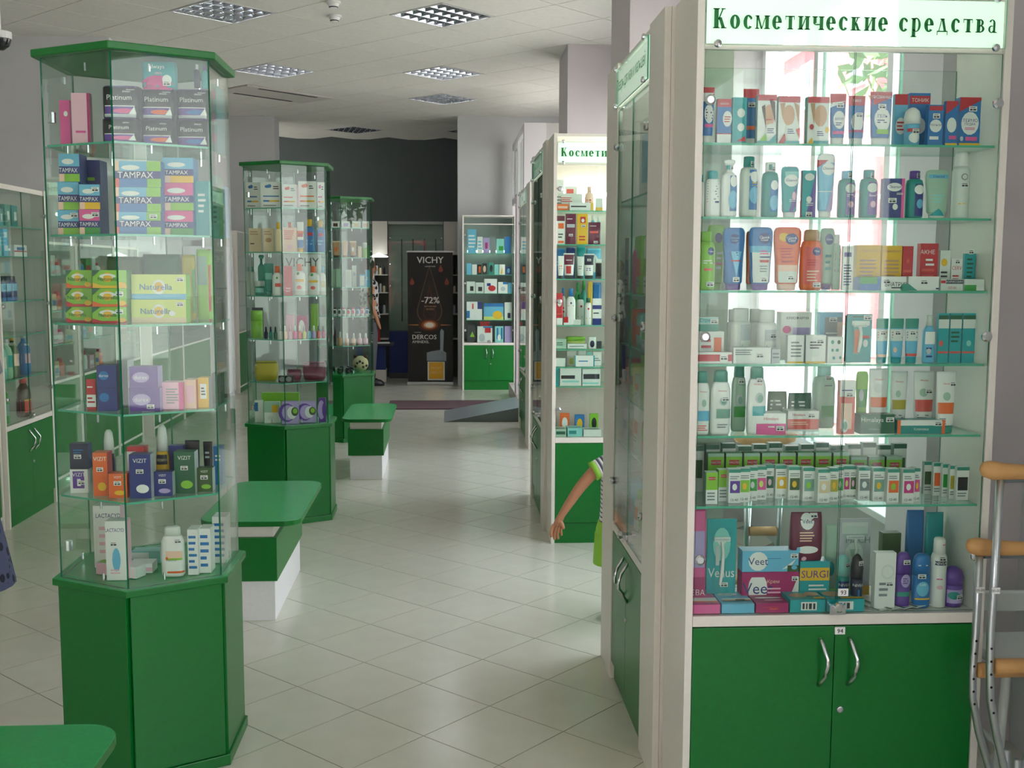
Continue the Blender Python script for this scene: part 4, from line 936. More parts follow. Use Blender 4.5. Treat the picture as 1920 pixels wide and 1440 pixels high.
A('''
slim 1309 1344 434 0 g cap=g|e .72 .66 .18 .07 N;t Clean .72 .66 .03 W;l .3 .44 .85 .52 2 W;r .35 .33 .8 .37 r;p .7 .1|lime green bottle
lotion 1328 1362 422 1 g cap=g|e .62 .8 .22 .08 N;l .5 .3 .9 .6 4 W;r .3 .38 .9 .42 r|lime green tube behind lime bottle
lotion 1358 1400 427 0 B cap=V|e .5 .82 .22 .08 N;t Clean& .5 .835 .035 b;t Clear .5 .795 .035 b;g .3 .62 .85 .62 .6 .2 b;l .25 .54 .8 .62 2 N;r .3 .46 .8 .48 R;p .6 .17|steel blue wash tube, violet cap
lotion 1400 1418 434 1 O cap=W||orange tube squeezed behind blue tubes
lotion 1407 1453 426 0 B cap=V|r 0 .12 1 .62 s;r 0 .6 1 .7 b;e .62 .82 .24 .09 N;t Clean& .62 .84 .04 W;t Clear .62 .8 .04 W;l .4 .56 .9 .64 2 P;l .4 .5 .95 .55 1 N;r .4 .44 .85 .48 R;l .4 .28 .85 .4 3 E;p .62 .17|navy to white wash tube, violet cap
lotion 1454 1507 426 0 O cap=A|r 0 .12 1 .3 s;r 0 .3 1 .4 A;e .35 .84 .18 .07 Y;e .62 .81 .24 .09 N;t Clean& .62 .83 .04 W;t Clear .62 .79 .04 W;l .2 .5 .75 .68 4 R;r .2 .44 .7 .47 R;p .6 .2|orange wash tube with yellow swirl
shampoo 1504 1547 431 0 O cap=C|r .1 .1 .95 .72 r;e .68 .64 .2 .07 N;t Clean .68 .65 .03 W;l .25 .4 .85 .52 3 R;l .25 .14 .85 .34 4 A;p .7 .09|clear orange toner bottle
lotion 1540 1568 428 1 q cap=V|e .6 .82 .3 .09 N;t Clean .6 .82 .03 W;l .3 .3 .8 .6 3 X|pale green tube behind toner bottle
slim 1563 1580 440 1 q cap=s|l .2 .3 .8 .7 4 E|pale slim bottle beside glass seam
box 1581 1601 462 0 W|r .1 .76 .8 .86 V;l .1 .1 .9 .6 8 N|white carton with violet mark at glass seam
box 1607 1652 460 1 Y|r 0 0 1 .14 W;r 0 .14 1 .16 k;t Панкосмат .55 .88 .06 C;l .12 .2 .9 .7 6 C;p .75 .1|yellow carton, first of a pair
box 1654 1692 461 1 Y|r 0 0 1 .14 W;r 0 .14 1 .16 k;t Панкосмат .5 .88 .06 C;l .12 .2 .9 .7 6 C|yellow carton, second of a pair
box 1693 1713 462 1 R|e .5 .66 .15 .05 r;l .1 .1 .9 .5 3 r|narrow red carton
box 1726 1760 457 1 R|t АКНЕ .4 .82 .09 W;l .1 .1 .9 .5 3 r;l .3 .5 .9 .7 2 W|red carton standing alone
box 1763 1783 470 1 s|e .4 .7 .3 .1 Y;l .1 .1 .9 .5 4 k|pale carton with yellow dot
box 1784 1805 485 1 W|t CERV .5 .7 .12 R;l .1 .2 .9 .5 3 R;p .5 .9|white carton with red print
box 1809 1839 476 1 T|l .2 .2 .8 .9 6 D;p .5 1.05|teal carton near the frame
lie 1612 1651 520 0 B d=.05|r 0 .5 .85 1 G;r .8 0 1 .5 B|low blue and green carton
lie 1652 1700 519 0 W d=.05|t ВИАТРИТ .6 .45 .3 k;l .4 .1 .9 .3 1 k;p .2 .65;e .95 .2 .2 .3 U|low white carton with teal swirl
lie 1703 1761 519 0 W d=.05|g 0 0 .3 0 0 .5 U;p .5 .6;r .9 .1 1 .2 N|low white carton with small green corner
lie 1764 1806 524 0 s d=.05|r .0 .65 .2 .9 R;r .22 .6 1 .95 n;t КУРИОЗИН .6 .78 .2 W;t 157-00 .5 .25 .2 R|low white carton with navy title bar
lie 1808 1846 524 0 s d=.05|r 0 .0 .6 .5 G;r .6 0 1 .3 W|low white carton with green block
''', AZ[3], 'third shelf of front showcase')
A('''
lie 1310 1358 622 1 W d=.04|r .6 .3 .9 .8 O;l .1 .4 .5 .8 2 R|white carton with orange square
lie 1308 1347 595 1 W d=.04 z=@1|r 0 0 1 .5 U;r .05 .55 1 .95 t;t Стрит .4 .75 .3 N;p .8 .7|teal and white carton atop stack
lie 1306 1373 661 0 W d=.03|r 0 .2 .66 .8 R;r .88 .2 1 .8 R;p .76 .5|long white carton with red bar
lie 1375 1446 652 0 W d=.035|l .05 .5 .5 .9 3 E;p .7 .5|long plain white carton
lie 1447 1463 655 0 S d=.035|l .1 .3 .9 .8 2 E|short grey carton end
jar 1366 1391 581 2 s cap=s||white pill jar behind the pair, outer one
jar 1374 1412 579 1 W cap=W|r .4 .05 1 .7 S;r .42 .05 .98 .4 s;l .5 .1 .9 .35 3 E|large white pill jar, left of pair
jar 1406 1432 580 2 s cap=s||white pill jar peeping between the pair
jar 1424 1461 582 1 W cap=W|r .3 .05 1 .62 S;r .32 .05 .98 .4 s;l .4 .1 .9 .35 3 E;p .75 .5|large white pill jar, right of pair
box 1464 1522 586 2 W side=s|t КРИОФАРМА .55 .88 .06 k;r .4 .4 .95 .68 v;e .2 .64 .14 .08 P;r .22 .1 .36 .5 A;e .7 .3 .3 .1 E|white wart spray carton with lilac panel
box 1477 1508 629 0 W side=S|r 0 0 1 .07 Y;l .2 .2 .9 .8 5 E|white carton with yellow base, left of pair
box 1511 1549 629 0 W side=S|r 0 0 1 .07 Y;e .5 .35 .2 .12 s;l .2 .5 .9 .8 3 k;p .7 .78|white carton with yellow base, right of pair
box 1538 1581 586 2 b|r .2 .2 .95 .9 E;e .6 .25 .35 .18 k;l .25 .45 .8 .6 2 W;r .75 .45 1 .8 A;p .55 .85|dark grey and teal patch carton
box 1552 1582 632 0 W|e .3 .8 .1 .08 U;e .7 .8 .1 .08 D;e .3 .5 .08 .06 T;e .6 .5 .1 .06 U;e .4 .2 .08 .06 T;e .8 .22 .08 .06 U|white carton dotted in green
box 1586 1597 592 1 D||dark green carton edge at the seam
blister 1594 1642 590 0 T|r .2 .76 .9 .86 W;r .3 .2 .5 .68 O;r .5 .5 .9 .56 R;e .75 .4 .1 .08 W;p .8 .93;l .2 .92 .7 .97 1 D|teal hanging card with orange tube
tube 1645 1669 598 0 b cap=T|r 0 .78 1 1 U;r 0 .5 1 .76 s;l .1 .55 .9 .72 3 R;r 0 .14 1 .2 A;p .5 .68|blue cream tube, first of three
tube 1672 1698 598 0 b cap=T|r 0 .78 1 1 U;r 0 .5 1 .76 s;l .1 .55 .9 .72 3 R;e .3 .3 .14 .06 A;p .5 .68|blue cream tube, second of three
tube 1700 1726 598 0 b cap=T|r 0 .78 1 1 U;r 0 .5 1 .76 s;l .1 .55 .9 .72 3 N;r 0 .16 1 .22 r;p .5 .68|blue cream tube, third of three
bottle 1734 1758 592 0 b cap=s|r .1 .4 .9 .66 W;l .2 .1 .8 .35 3 N;e .4 .25 .2 .06 S|pale blue bottle with white label
box 1760 1780 588 0 T|r 0 .88 1 .96 D;r 0 .7 1 .88 s;e .3 .4 .2 .06 r;r 0 .2 1 .24 r|teal carton, first of three
box 1782 1804 588 0 T|r 0 .88 1 .96 D;r 0 .7 1 .88 s;l .1 .4 .9 .66 3 D;r 0 .2 1 .24 r|teal carton, second of three
box 1806 1830 588 0 T|r 0 .88 1 .96 D;r 0 .7 1 .88 s;e .5 .4 .2 .06 t;r 0 .2 1 .24 r|teal carton, third of three
''', AZ[2], 'fourth shelf of front showcase')
HM = 't Himalaya .45 .66 .035 E;'
A('''
shampoo 1304 1333 697 0 W cap=U|t Himalaya .55 .68 .03 R;e .6 .5 .16 .06 q;r .2 .22 1 .38 b;l .2 .06 .9 .16 3 r|white bottle, blue band
shampoo 1335 1373 695 0 W cap=U|t Himalaya .55 .68 .035 R;e .6 .52 .2 .07 S;e .62 .52 .14 .05 h;r .25 .26 1 .4 h;l .3 .1 .9 .18 2 E;p .7 .56|white rounded bottle, green band
shampoo 1374 1402 684 1 q cap=U|t Himalaya .7 .7 .03 D;e .5 .48 .24 .08 S;e .55 .47 .16 .06 h;r .15 .22 1 .38 G;p .6 .76|pale green bottle
shampoo 1404 1440 684 0 W cap=U|t Himalaya .5 .74 .035 R;e .6 .54 .24 .08 S;e .64 .53 .16 .06 h;r .25 .28 1 .42 T;p .6 .8|white bottle, turquoise band
bag 1441 1478 735 2 d|l .1 .5 .9 .8 3 W|dark green foil bag, narrower
bag 1480 1525 738 2 D|l .1 .5 .9 .8 3 W;e .9 .2 .1 .3 R|dark green foil bag, wider
lie 1418 1474 776 0 W d=.06|r .0 0 1 .52 P;t Himalaya .5 .74 .18 R;p .8 .3;l .4 .3 .7 .45 1 W|white and pink carton
lie 1477 1536 771 1 W d=.05|r 0 .1 1 .6 r;t Himalaya .35 .8 .16 R;p .75 .78;l .1 .3 .7 .5 2 A|white and orange carton
slim 1530 1572 686 2 q cap=t|r .3 .18 .9 .36 G;p .6 .8;l .4 .66 .8 .7 1 k|large pale gel bottle
box 1575 1605 714 0 r|r 0 .7 1 1 W;r .1 .1 .8 .58 A;e .35 .16 .25 .13 W;e .4 .16 .14 .08 h;l .1 .8 .8 .84 1 N;p .6 .74|salmon carton with window
lotion 1607 1631 697 1 g cap=G|r .1 .4 .9 .7 G;e .4 .6 .2 .1 S|bright green tube
tube 1633 1671 692 1 W cap=U|t Himalaya .5 .82 .035 R;r .05 .38 1 .54 O;l .2 .2 .8 .28 2 E;e .45 .68 .22 .08 s|white tube, orange band
tube 1674 1706 697 1 W cap=U|t Himalaya .5 .82 .035 R;r .05 .36 1 .52 y;l .1 .2 .8 .28 2 E;e .4 .62 .16 .06 q|white tube, olive band
tube 1717 1758 697 1 W cap=U|t Himalaya .5 .84 .035 R;r .05 .32 1 .52 r;e .45 .64 .2 .07 q;l .1 .2 .8 .28 2 E;p .7 .66|white tube, pink band
tube 1760 1798 698 0 W cap=U|t Himalaya .55 .8 .035 R;r .05 .32 1 .5 O;e .5 .6 .2 .07 q;l .1 .14 .6 .26 3 E;p .85 .8|white tube, bright orange band
lie 1613 1678 778 0 D d=.045|t Himalaya .35 .7 .3 W;t HERBALS .4 .25 .1 h;p .85 .75;r 0 0 1 .02 W|dark green toothpaste carton
lie 1682 1772 788 0 X d=.04|r .07 .6 .93 1 W;r 0 0 .07 1 O;r .93 0 1 1 O;t Клипика .5 .35 .2 W;p .85 .75|teal carton with orange ends
''', AZ[1], 'fifth shelf of front showcase')
# bottom shelf
A('''
bag 1297 1326 957 1 P|r 0 .4 1 .78 v;e .5 .18 .3 .1 W;r 0 0 1 .3 M;t ЕВА .5 .14 .06 W|magenta foil bag beside the frame
blister 1330 1386 977 1 T|t Venus .5 .36 .11 W;e .5 .7 .3 .2 t;g .25 .78 .75 .78 .5 .66 W;r .5 .3 .58 .7 W;r .3 .45 .42 .68 S;p .6 .22;e .5 .06 .3 .04 X|turquoise razor hanging card
lie 1391 1498 1073 1 M d=.05|e .28 .5 .17 .46 W;t Veet .28 .5 .34 N;t Крем .55 .7 .14 A;l .45 .2 .7 .55 3 p;g .8 0 1 .4 1 .95 s;r .0 .85 1 1 M;p .94 .8|magenta wax strip carton under blue one
lie 1392 1498 1033 1 b z=@1 d=.05|e .28 .5 .17 .45 W;t Veet .28 .5 .34 N;l .45 .6 .7 .66 1 B;g .7 .1 .95 .6 .85 .2 W;r .8 0 1 .3 d;e .92 .2 .05 .1 b;p .92 .75|pale blue wax strip carton on top
box 1500 1556 1053 1 T d=.05|r 0 .55 1 .85 Y;t SURGI .5 .7 .17 V;l .3 .3 .95 .48 2 W;e .5 .06 .4 .08 O|teal and yellow wax carton
bag 1485 1546 963 1 Z z=@1|e .5 .82 .22 .17 W;t Veet .5 .82 .08 N;l .25 .4 .8 .62 4 A;e .5 .24 .34 .08 W;e .22 .24 .06 .06 b;e .4 .05 .08 .05 p;p .72 .94|dark magenta pouch standing on wax carton
bag 1549 1572 985 2 q|e .5 .4 .3 .1 T|pale clear pouch behind the seam
blister 1578 1640 976 2 S|r .1 .8 .9 .95 s;t MACH .6 .72 .08 E;e .5 .55 .28 .14 s;g .35 .6 .65 .6 .5 .4 q;r .46 .2 .56 .5 h;r 0 0 1 .12 Y|silver razor hanging card
roll 1573 1599 1043 1 X cap=t|r .1 .3 .9 .46 N;t NIVEA .5 .38 .06 W;l .2 .1 .8 .28 2 W;p .7 .8|pale roll-on with turquoise cap
roll 1600 1624 1042 0 n cap=K|t NIVEA .5 .44 .05 W;r .45 .16 .6 .36 B;l .3 .04 .7 .1 1 W;p .65 .85|dark navy roll-on
box 1642 1681 1037 0 W|e .6 .66 .32 .13 s;e .6 .66 .26 .1 W;l .2 .2 .8 .5 3 E;p .7 .45|white carton with crumpled wrap
stick 1683 1712 1038 0 V cap=V|e .6 .5 .32 .12 v;l .4 .44 .8 .56 3 V;r 0 .22 1 .3 U;p .6 .84|violet deodorant stick
stick 1716 1750 1041 0 B cap=B|l .2 .78 .8 .82 1 W;e .5 .36 .36 .14 b;t Lady .5 .44 .06 W;r 0 .16 1 .19 Y;p .4 .6|blue deodorant stick with yellow line
can 1754 1783 1012 0 W cap=W|r .1 .62 .8 .68 n;t NIVEA .45 .65 .04 W;l .2 .4 .7 .44 1 P;e .4 .3 .2 .03 p;p .5 .72;l .5 .9 .9 .93 1 P|slim white antiperspirant can
roll 1776 1815 1066 0 V cap=V|r .0 .1 1 .44 v;e .4 .3 .3 .1 X;p .7 .26|round purple roll-on near the frame
bag 1702 1736 958 3 B||blue bag hung behind sticks
bag 1738 1782 962 3 T||teal bag hung behind sticks
box 1655 1690 1000 3 d d=.03||dark green carton behind white carton
''', .606, 'bottom shelf of front showcase')
def lying(x0, x1, yb, Yf, z, h, d, body, dec, desc, place, grp, side=None):
    a, b = atY(x0, yb, Yf), atY(x1, yb, Yf)
    goods('lie', (a.x+b.x)/2, Yf+d/2, z, b.x-a.x-.002, d, h, body, dec, f'{desc}, {place}', grp, side)
FP = 'lying flat on the lowest showcase shelf'; FG = 'cartons lying in the front showcase'
lying(1297, 1351, 1140, 2.868, .606, .027, .115, 'P', 'E .45 .78 .34 .12 p;T Veet .45 .78 .09 N;R 0 .2 1 .5 W;R 0 .12 1 .22 O;R 0 0 1 .12 P', 'pink wax strip carton', FP, FG)
lying(1353, 1415, 1140, 2.868, .606, .027, .115, 'b', 'E .4 .78 .32 .12 W;T Veet .4 .78 .09 N;R .1 .3 1 .42 W;R .1 .2 1 .3 C;R .5 .2 .8 .32 d', 'light blue wax strip carton', FP, FG)
lying(1417, 1479, 1140, 2.868, .606, .028, .115, 'M', 'E .4 .78 .34 .13 s;T Veet .4 .78 .09 N;L .2 .56 .8 .66 2 r;E .5 .4 .42 .06 W;E .6 .2 .3 .05 p;l .4 .3 .8 .6 1 r', 'magenta wax strip carton', FP, FG)
lying(1481, 1548, 1138, 2.868, .606, .036, .10, 'T', 'R 0 .85 1 1 g;E .35 .4 .25 .2 C;E .75 .5 .2 .2 F;R .7 .05 1 .2 Y;r .3 .2 .75 .85 W;r .34 .3 .4 .75 k;r .44 .3 .48 .75 k;r .52 .3 .6 .75 k;r .64 .3 .7 .75 k', 'turquoise wax carton, left of pair', FP, FG)
lying(1550, 1621, 1138, 2.868, .606, .036, .10, 'T', 'R 0 .85 1 1 g;E .3 .5 .28 .25 C;R .4 .05 1 .2 Y;r .3 .2 .7 .85 W;r .34 .3 .4 .75 k;r .44 .3 .48 .75 k;r .52 .3 .6 .75 k', 'turquoise wax carton, behind the lock', FP, FG)
for k in range(4):
    a = atY(1645+24*k, 1130, 2.885)
    goods('sachet', a.x, 2.925+.002*k, .606+.0022*k, .062, .1, .002, 's', 'E .5 .3 .3 .12 C;E .4 .7 .25 .1 W;R 0 0 .12 1 d', f'flat green and brown sachet, {ORD[k]} from left of the fanned sachets', 'fanned sachets', rz=.5)
# small drop cartons, sixth shelf
PICS = ['V', 'g', 'G', 'P', 'D', 'Y', 'd', 'h', 'c', 'y', 'G', 'm', 'd', 'E', 'h', 'O', 'm', 'P']
front = [(1362,1392,872),(1384,1407,866),(1400,1421,861),(1416,1438,857),(1434,1452,848),(1452,1478,852),(1476,1502,858),(1502,1530,862),(1532,1556,868),(1554,1572,864),(1567,1582,860),(1580,1594,855),(1592,1606,858),(1607,1633,857),(1634,1660,862),(1661,1687,867),(1690,1715,866),(1712,1725,866)]
base = [933,930,925,921,914,917,923,928,936,931,926,922,922,928,932,937,939,934]
for i, ((x0, x1, yt), yb) in enumerate(zip(front, base)):
    p = atZ((x0+x1)/2, yb, AZ[0]+.001); Yp = 2.889+(939-yb)/25*.085
    a, b = atY(x0+1, yb, Yp), atY(x1-1, yb, Yp)
    goods('box', (a.x+b.x)/2, Yp+.016, AZ[0], min(b.x-a.x, .033), .03, .094, 'W', f'r 0 .9 1 1 U;r .12 .3 .95 .66 {PICS[i]};e .5 .48 .2 .1 {"WYsLpWYg"[i%8]};l .1 .7 .9 .82 2 E;t 12-40 .5 .1 .07 k', f'tiny white herb carton, green lid, {ORD[i]} from left in the zigzag front row, sixth shelf', 'tiny herb cartons in the front row', side='s', rz=0)
for i in range(2):
    a = atY(1335+24*i, 900, 2.90+.03*i)
    goods('box', a.x, 2.915+.035*i, AZ[0], .032, .03, .088, 'W', 'r 0 .45 1 1 g;r .2 .76 .8 .86 R;t МАСЛО .5 .81 .05 W;l .1 .1 .9 .4 3 E', 'tiny lime topped carton left of the zigzag row' + (', in front' if i == 0 else ', behind'), 'tiny lime cartons', side='h')
for i in range(11):
    goods('box', .765+.052*i, 3.046, AZ[0], .046, .03, .118 if i < 8 else .105, 'G' if i < 9 else 'W', 'r .0 .92 1 1 q;r .0 .45 1 .92 g;r .2 .72 .82 .84 R;t МАСЛО .5 .78 .05 W', f'lime carton with red label, {ORD[i]} from left in the middle row, sixth shelf', 'lime cartons in the middle row', side='d')
for i in range(14):
    goods('box', .72+.046*i, 3.083+.004*math.sin(i*1.7), AZ[0], .038, .026, .132+.004*(i % 3), 'W' if i < 11 else 's', 'r 0 .9 1 1 D;r .1 .3 .9 .7 d', f'white and dark green carton, {ORD[i]} from left in the rear row, sixth shelf', 'dark green cartons in the rear row', side='h')
for i, (x0, x1, yt) in enumerate([(1733,1751,864),(1751,1769,866),(1768,1783,869),(1782,1795,873),(1795,1820,877)]):
    Yp = 3.0-.022*i; a, b = atY(x0, 900, Yp), atY(x1, 900, Yp)
    goods('box', (a.x+b.x)/2, Yp+.014, AZ[0], b.x-a.x-.003, .014, .094, 'W', f'r 0 .9 1 1 U;r .1 .3 .9 .7 {"dOGyK"[i]};l .1 .1 .9 .25 2 E', f'tiny herb carton, {ORD[i]} of the slanting row at the right frame', 'tiny cartons at the right frame', side='s')

# ---- middle showcase (C2)
YM = 6.06
M = lambda tb, z, nm: shelf_goods(tb, YM, z, nm, 'goods on the ' + nm, rowd=.07, maxd=.06, lim=(.608, 1.39), levels=(.892, 1.0, 1.10, 1.234, 1.491, 1.681, 1.866, 2.1))
M('''
box 1040 1057 337 1 W|r 0 .7 1 .74 R;l .1 .2 .9 .5 3 E|tall white carton with red line
box 1060 1082 350 2 W|r .1 .6 .7 .9 r;e .8 .4 .1 .2 N|white carton with red title
box 1046 1092 363 1 s|l .1 .5 .6 .8 3 R;l .1 .1 .4 .3 2 E|wide pale grey carton
bottle 1097 1114 350 1 A cap=A|l .2 .3 .8 .5 2 R|peach bottle
box 1117 1130 372 1 s|r 0 0 1 .3 Y|small grey and yellow carton
lie 1040 1066 383 0 O d=.04|r .1 .3 .9 .7 A|low orange carton
lie 1068 1112 380 0 W d=.04|l .05 .3 .95 .7 1 k;r .9 0 1 1 Y|long white price carton
''', 1.866, 'first shelf of middle showcase')
M('''
box 1040 1059 405 0 W|r 0 .82 1 1 Z;r .2 .55 .9 .74 O;l .2 .2 .9 .4 2 k;r .2 .04 .9 .12 O|white and maroon carton
box 1061 1080 401 0 Z|l .1 .8 .8 .86 1 W;r .1 .55 .9 .66 S;p .5 .3|dark maroon carton
box 1082 1102 401 0 Y|r .3 .7 .8 .9 R;e .55 .78 .15 .06 W;l .2 .1 .9 .3 2 R;p .6 .6|amber yellow carton
box 1104 1126 417 0 Z|l .1 .8 .8 .86 1 W;r .1 .5 .8 .6 r;p .6 .1|lower maroon carton
slim 1108 1116 404 1 b cap=W||pale blue bottle
slim 1118 1127 406 1 t cap=W||pale teal bottle
''', 1.681, 'second shelf of middle showcase')
M('''
tube 1046 1058 480 0 W cap=K|l .2 .4 .8 .6 2 r|white tube with black cap, left one
tube 1057 1078 475 0 W cap=K|r .05 .55 1 .95 Z;r .2 .2 .7 .5 R;l .2 .7 .9 .76 1 W|white and maroon tube with black cap
tube 1082 1096 481 0 s cap=K|l .2 .4 .8 .6 2 E|pale tube with black cap
tube 1095 1115 476 0 W cap=K|r .05 .55 1 .95 n;l .2 .3 .9 .45 2 V;p .5 .75|white and navy tube with black cap
box 1117 1128 486 0 K|r 0 .8 1 1 s|black carton with white top
pack 1040 1060 466 2 B|l .2 .4 .8 .6 2 b|blue pack behind, left
pack 1062 1079 464 2 N|l .2 .4 .8 .6 2 b|navy pack behind
pack 1082 1098 462 2 T||turquoise pack behind
pack 1100 1128 466 2 b|e .5 .5 .3 .3 W|light blue pack behind
''', 1.491, 'third shelf of middle showcase')
M('''
pack 1038 1056 550 0 R|e .5 .7 .3 .12 W;r .0 0 1 .22 W;l .1 .3 .9 .4 1 r|red pack with white dot
bottle 1051 1061 540 1 W cap=B|l .2 .3 .8 .5 2 R|white bottle with blue cap, left one
bottle 1062 1080 541 0 W cap=B|l .2 .5 .8 .55 1 R;e .5 .6 .1 .03 V|white bottle with blue cap, larger
lie 1057 1074 591 0 W d=.03 h=.045|r 0 .3 .5 1 R|small white and red carton
lie 1076 1089 600 0 s d=.03 h=.03||small white tag carton
slim 1081 1096 552 1 W cap=D|l .2 .2 .8 .3 1 D;e .6 .6 .15 .04 R|white bottle with dark green cap
slim 1097 1110 559 0 W cap=D|l .2 .2 .8 .3 1 D;e .5 .6 .15 .04 R|shorter white bottle, dark green cap
box 1111 1128 560 0 W|r 0 0 1 .25 N;r 0 .6 1 .75 N;l .1 .4 .9 .5 1 k|white and navy carton
bottle 1078 1090 530 2 G cap=G||green bottle behind
bottle 1089 1101 526 2 U cap=G||teal green bottle behind
pack 1102 1111 528 2 Y||yellow pack behind
pack 1112 1128 530 2 B||blue pack behind
''', 1.234, 'fourth shelf of middle showcase')
M('''
lie 1040 1062 636 0 q d=.08|l .1 .3 .9 .7 2 D|pale green flat pack
pot 1062 1098 632 1 L cap=g||round lime tray
lie 1064 1100 645 0 s d=.06|l .1 .3 .9 .7 1 E|flat white pack
pack 1103 1118 632 0 s|e .5 .4 .3 .3 n|white pack with navy dot
box 1119 1128 640 0 k||small dark carton
''', 1.102, 'fifth shelf of middle showcase')
M('''
box 1063 1080 658 1 W|r .3 .1 .9 .5 L|white and lime carton
box 1084 1098 658 1 W|l .2 .2 .8 .5 2 E|white carton
box 1100 1110 660 1 t||pale teal carton
box 1112 1128 660 1 W|l .1 .3 .9 .6 2 E|wide white carton
lie 1077 1115 667 0 W d=.04|r 0 0 .06 1 T;r .94 0 1 1 T;l .2 .4 .9 .6 1 B|low white and teal carton
lie 1040 1060 672 0 s d=.04||low grey carton
''', 1.001, 'sixth shelf of middle showcase')
M('''
lie 1037 1048 690 0 T d=.05|r .1 .1 .9 .9 X|teal toothbrush pack end
lie 1050 1090 690 0 s d=.05|r .05 .4 .7 .6 k;r .1 .2 .9 .3 t|clear toothbrush pack with grey handle
lie 1092 1126 692 0 s d=.05|r .05 .4 .95 .7 k;r .0 .1 .9 .2 t|clear toothbrush pack with black handle
''', .893, 'seventh shelf of middle showcase')
M('''
lie 1037 1062 805 0 q d=.1|R .1 .2 .9 .5 D;r .1 .3 .9 .7 D|flat pale green pack
lie 1064 1092 803 0 t d=.1|R .1 .2 .9 .5 X;r .1 .3 .6 .7 X|flat teal pack
lie 1094 1127 806 0 s d=.1|R .1 .2 .9 .5 E|flat grey pack
box 1050 1068 775 2 O|e .5 .5 .3 .3 W|small orange carton at back
box 1078 1096 778 2 B|e .5 .5 .3 .3 Y|small blue carton at back
box 1106 1122 776 2 g|e .5 .5 .3 .3 K|small lime carton at back
''', .606, 'bottom shelf of middle showcase')

# ---- kiosks
def kclamp(i, r=.252):
    cx, cy_ = KC[i]
    def f(xa, xb): return cy_ - r + max(abs(xa-cx), abs(xb-cx))*.577 + .012
    return f
def K(i, tb, z, nm): shelf_goods(tb, KC[i][1]-.2, z, nm, 'goods on the ' + nm, rowd=.10, maxd=.09, clampY=kclamp(i), lim=(KC[i][0]-.236, KC[i][0]+.232), levels=KZ+(2.15,))
TPB = 'r 0 0 1 .33 B;r .7 0 1 1 g;r 0 .33 1 .62 N;t TAMPAX .45 .47 .24 W;r 0 .62 .1 1 A;r 0 0 .1 .33 r;e .35 .75 .2 .1 W'
TPC = 'r 0 .28 1 .55 N;t TAMPAX .45 .41 .16 W;r .25 0 1 .28 {a};r 0 0 .25 .28 A;r 0 .55 1 1 {b};e .45 .72 .3 .1 W'
PLT = 'r 0 0 1 .34 V;r 0 .34 1 .37 W;r 0 .0 1 .04 V;e .62 .2 .3 .08 {a};g .75 .1 .95 .1 .9 .34 W;t Platinum .5 .62 .16 W;t always .7 .8 .09 W;r 0 .93 1 1 V'
K(0, f'''
box 108 128 187 0 P side=m|e .6 .7 .2 .06 W|pink carton
box 131 166 174 0 p side=Z|l .2 .2 .8 .3 1 P;r .85 0 1 1 M|taller pink and crimson carton
pack 188 258 221 0 K side=V d=.08|{PLT.format(a="P")}|black and violet pad pack, pink mark, lower
pack 188 258 160 0 K z=@1 side=V d=.08|{PLT.format(a="P")};r 0 0 1 .1 S;p .8 .92|black and violet pad pack, pink mark, upper
pack 262 326 223 0 K side=V d=.08|{PLT.format(a="O")}|black and violet pad pack, orange mark, lower
pack 262 326 166 0 K z=@1 side=V d=.08|{PLT.format(a="O")};r 0 0 1 .1 S;p .8 .92|black and violet pad pack, orange mark, upper
pack 329 392 224 0 K side=V d=.08|{PLT.format(a="B")}|dark pad pack, blue mark, lower
pack 329 392 168 0 K z=@1 side=V d=.08|{PLT.format(a="B")};r 0 0 1 .1 S;p .8 .92|dark pad pack, blue mark, upper
pack 263 326 110 0 T z=@3 d=.07|t always .5 .76 .2 W;t ultra .55 .55 .1 p;e .5 .1 .48 .36 m;e .8 .3 .14 .18 W;p .8 .16|turquoise pad pack crowning the stack
bottle 364 376 122 0 n z=@2 cap=S||small dark bottle on pad packs, left
bottle 378 391 124 0 T z=@3 cap=V||small teal bottle on pad packs, right
box 398 416 160 1 T d=.12|e .5 .85 .3 .08 m;e .5 .5 .3 .08 m;e .5 .2 .3 .08 m;r 0 .4 1 .45 t|tall turquoise carton stack with pink dots
box 417 430 190 2 b d=.08|r .1 .6 .9 .8 O;r .1 .1 .9 .4 c|blue carton with orange block
''', 1.90, 'top shelf of nearest kiosk')
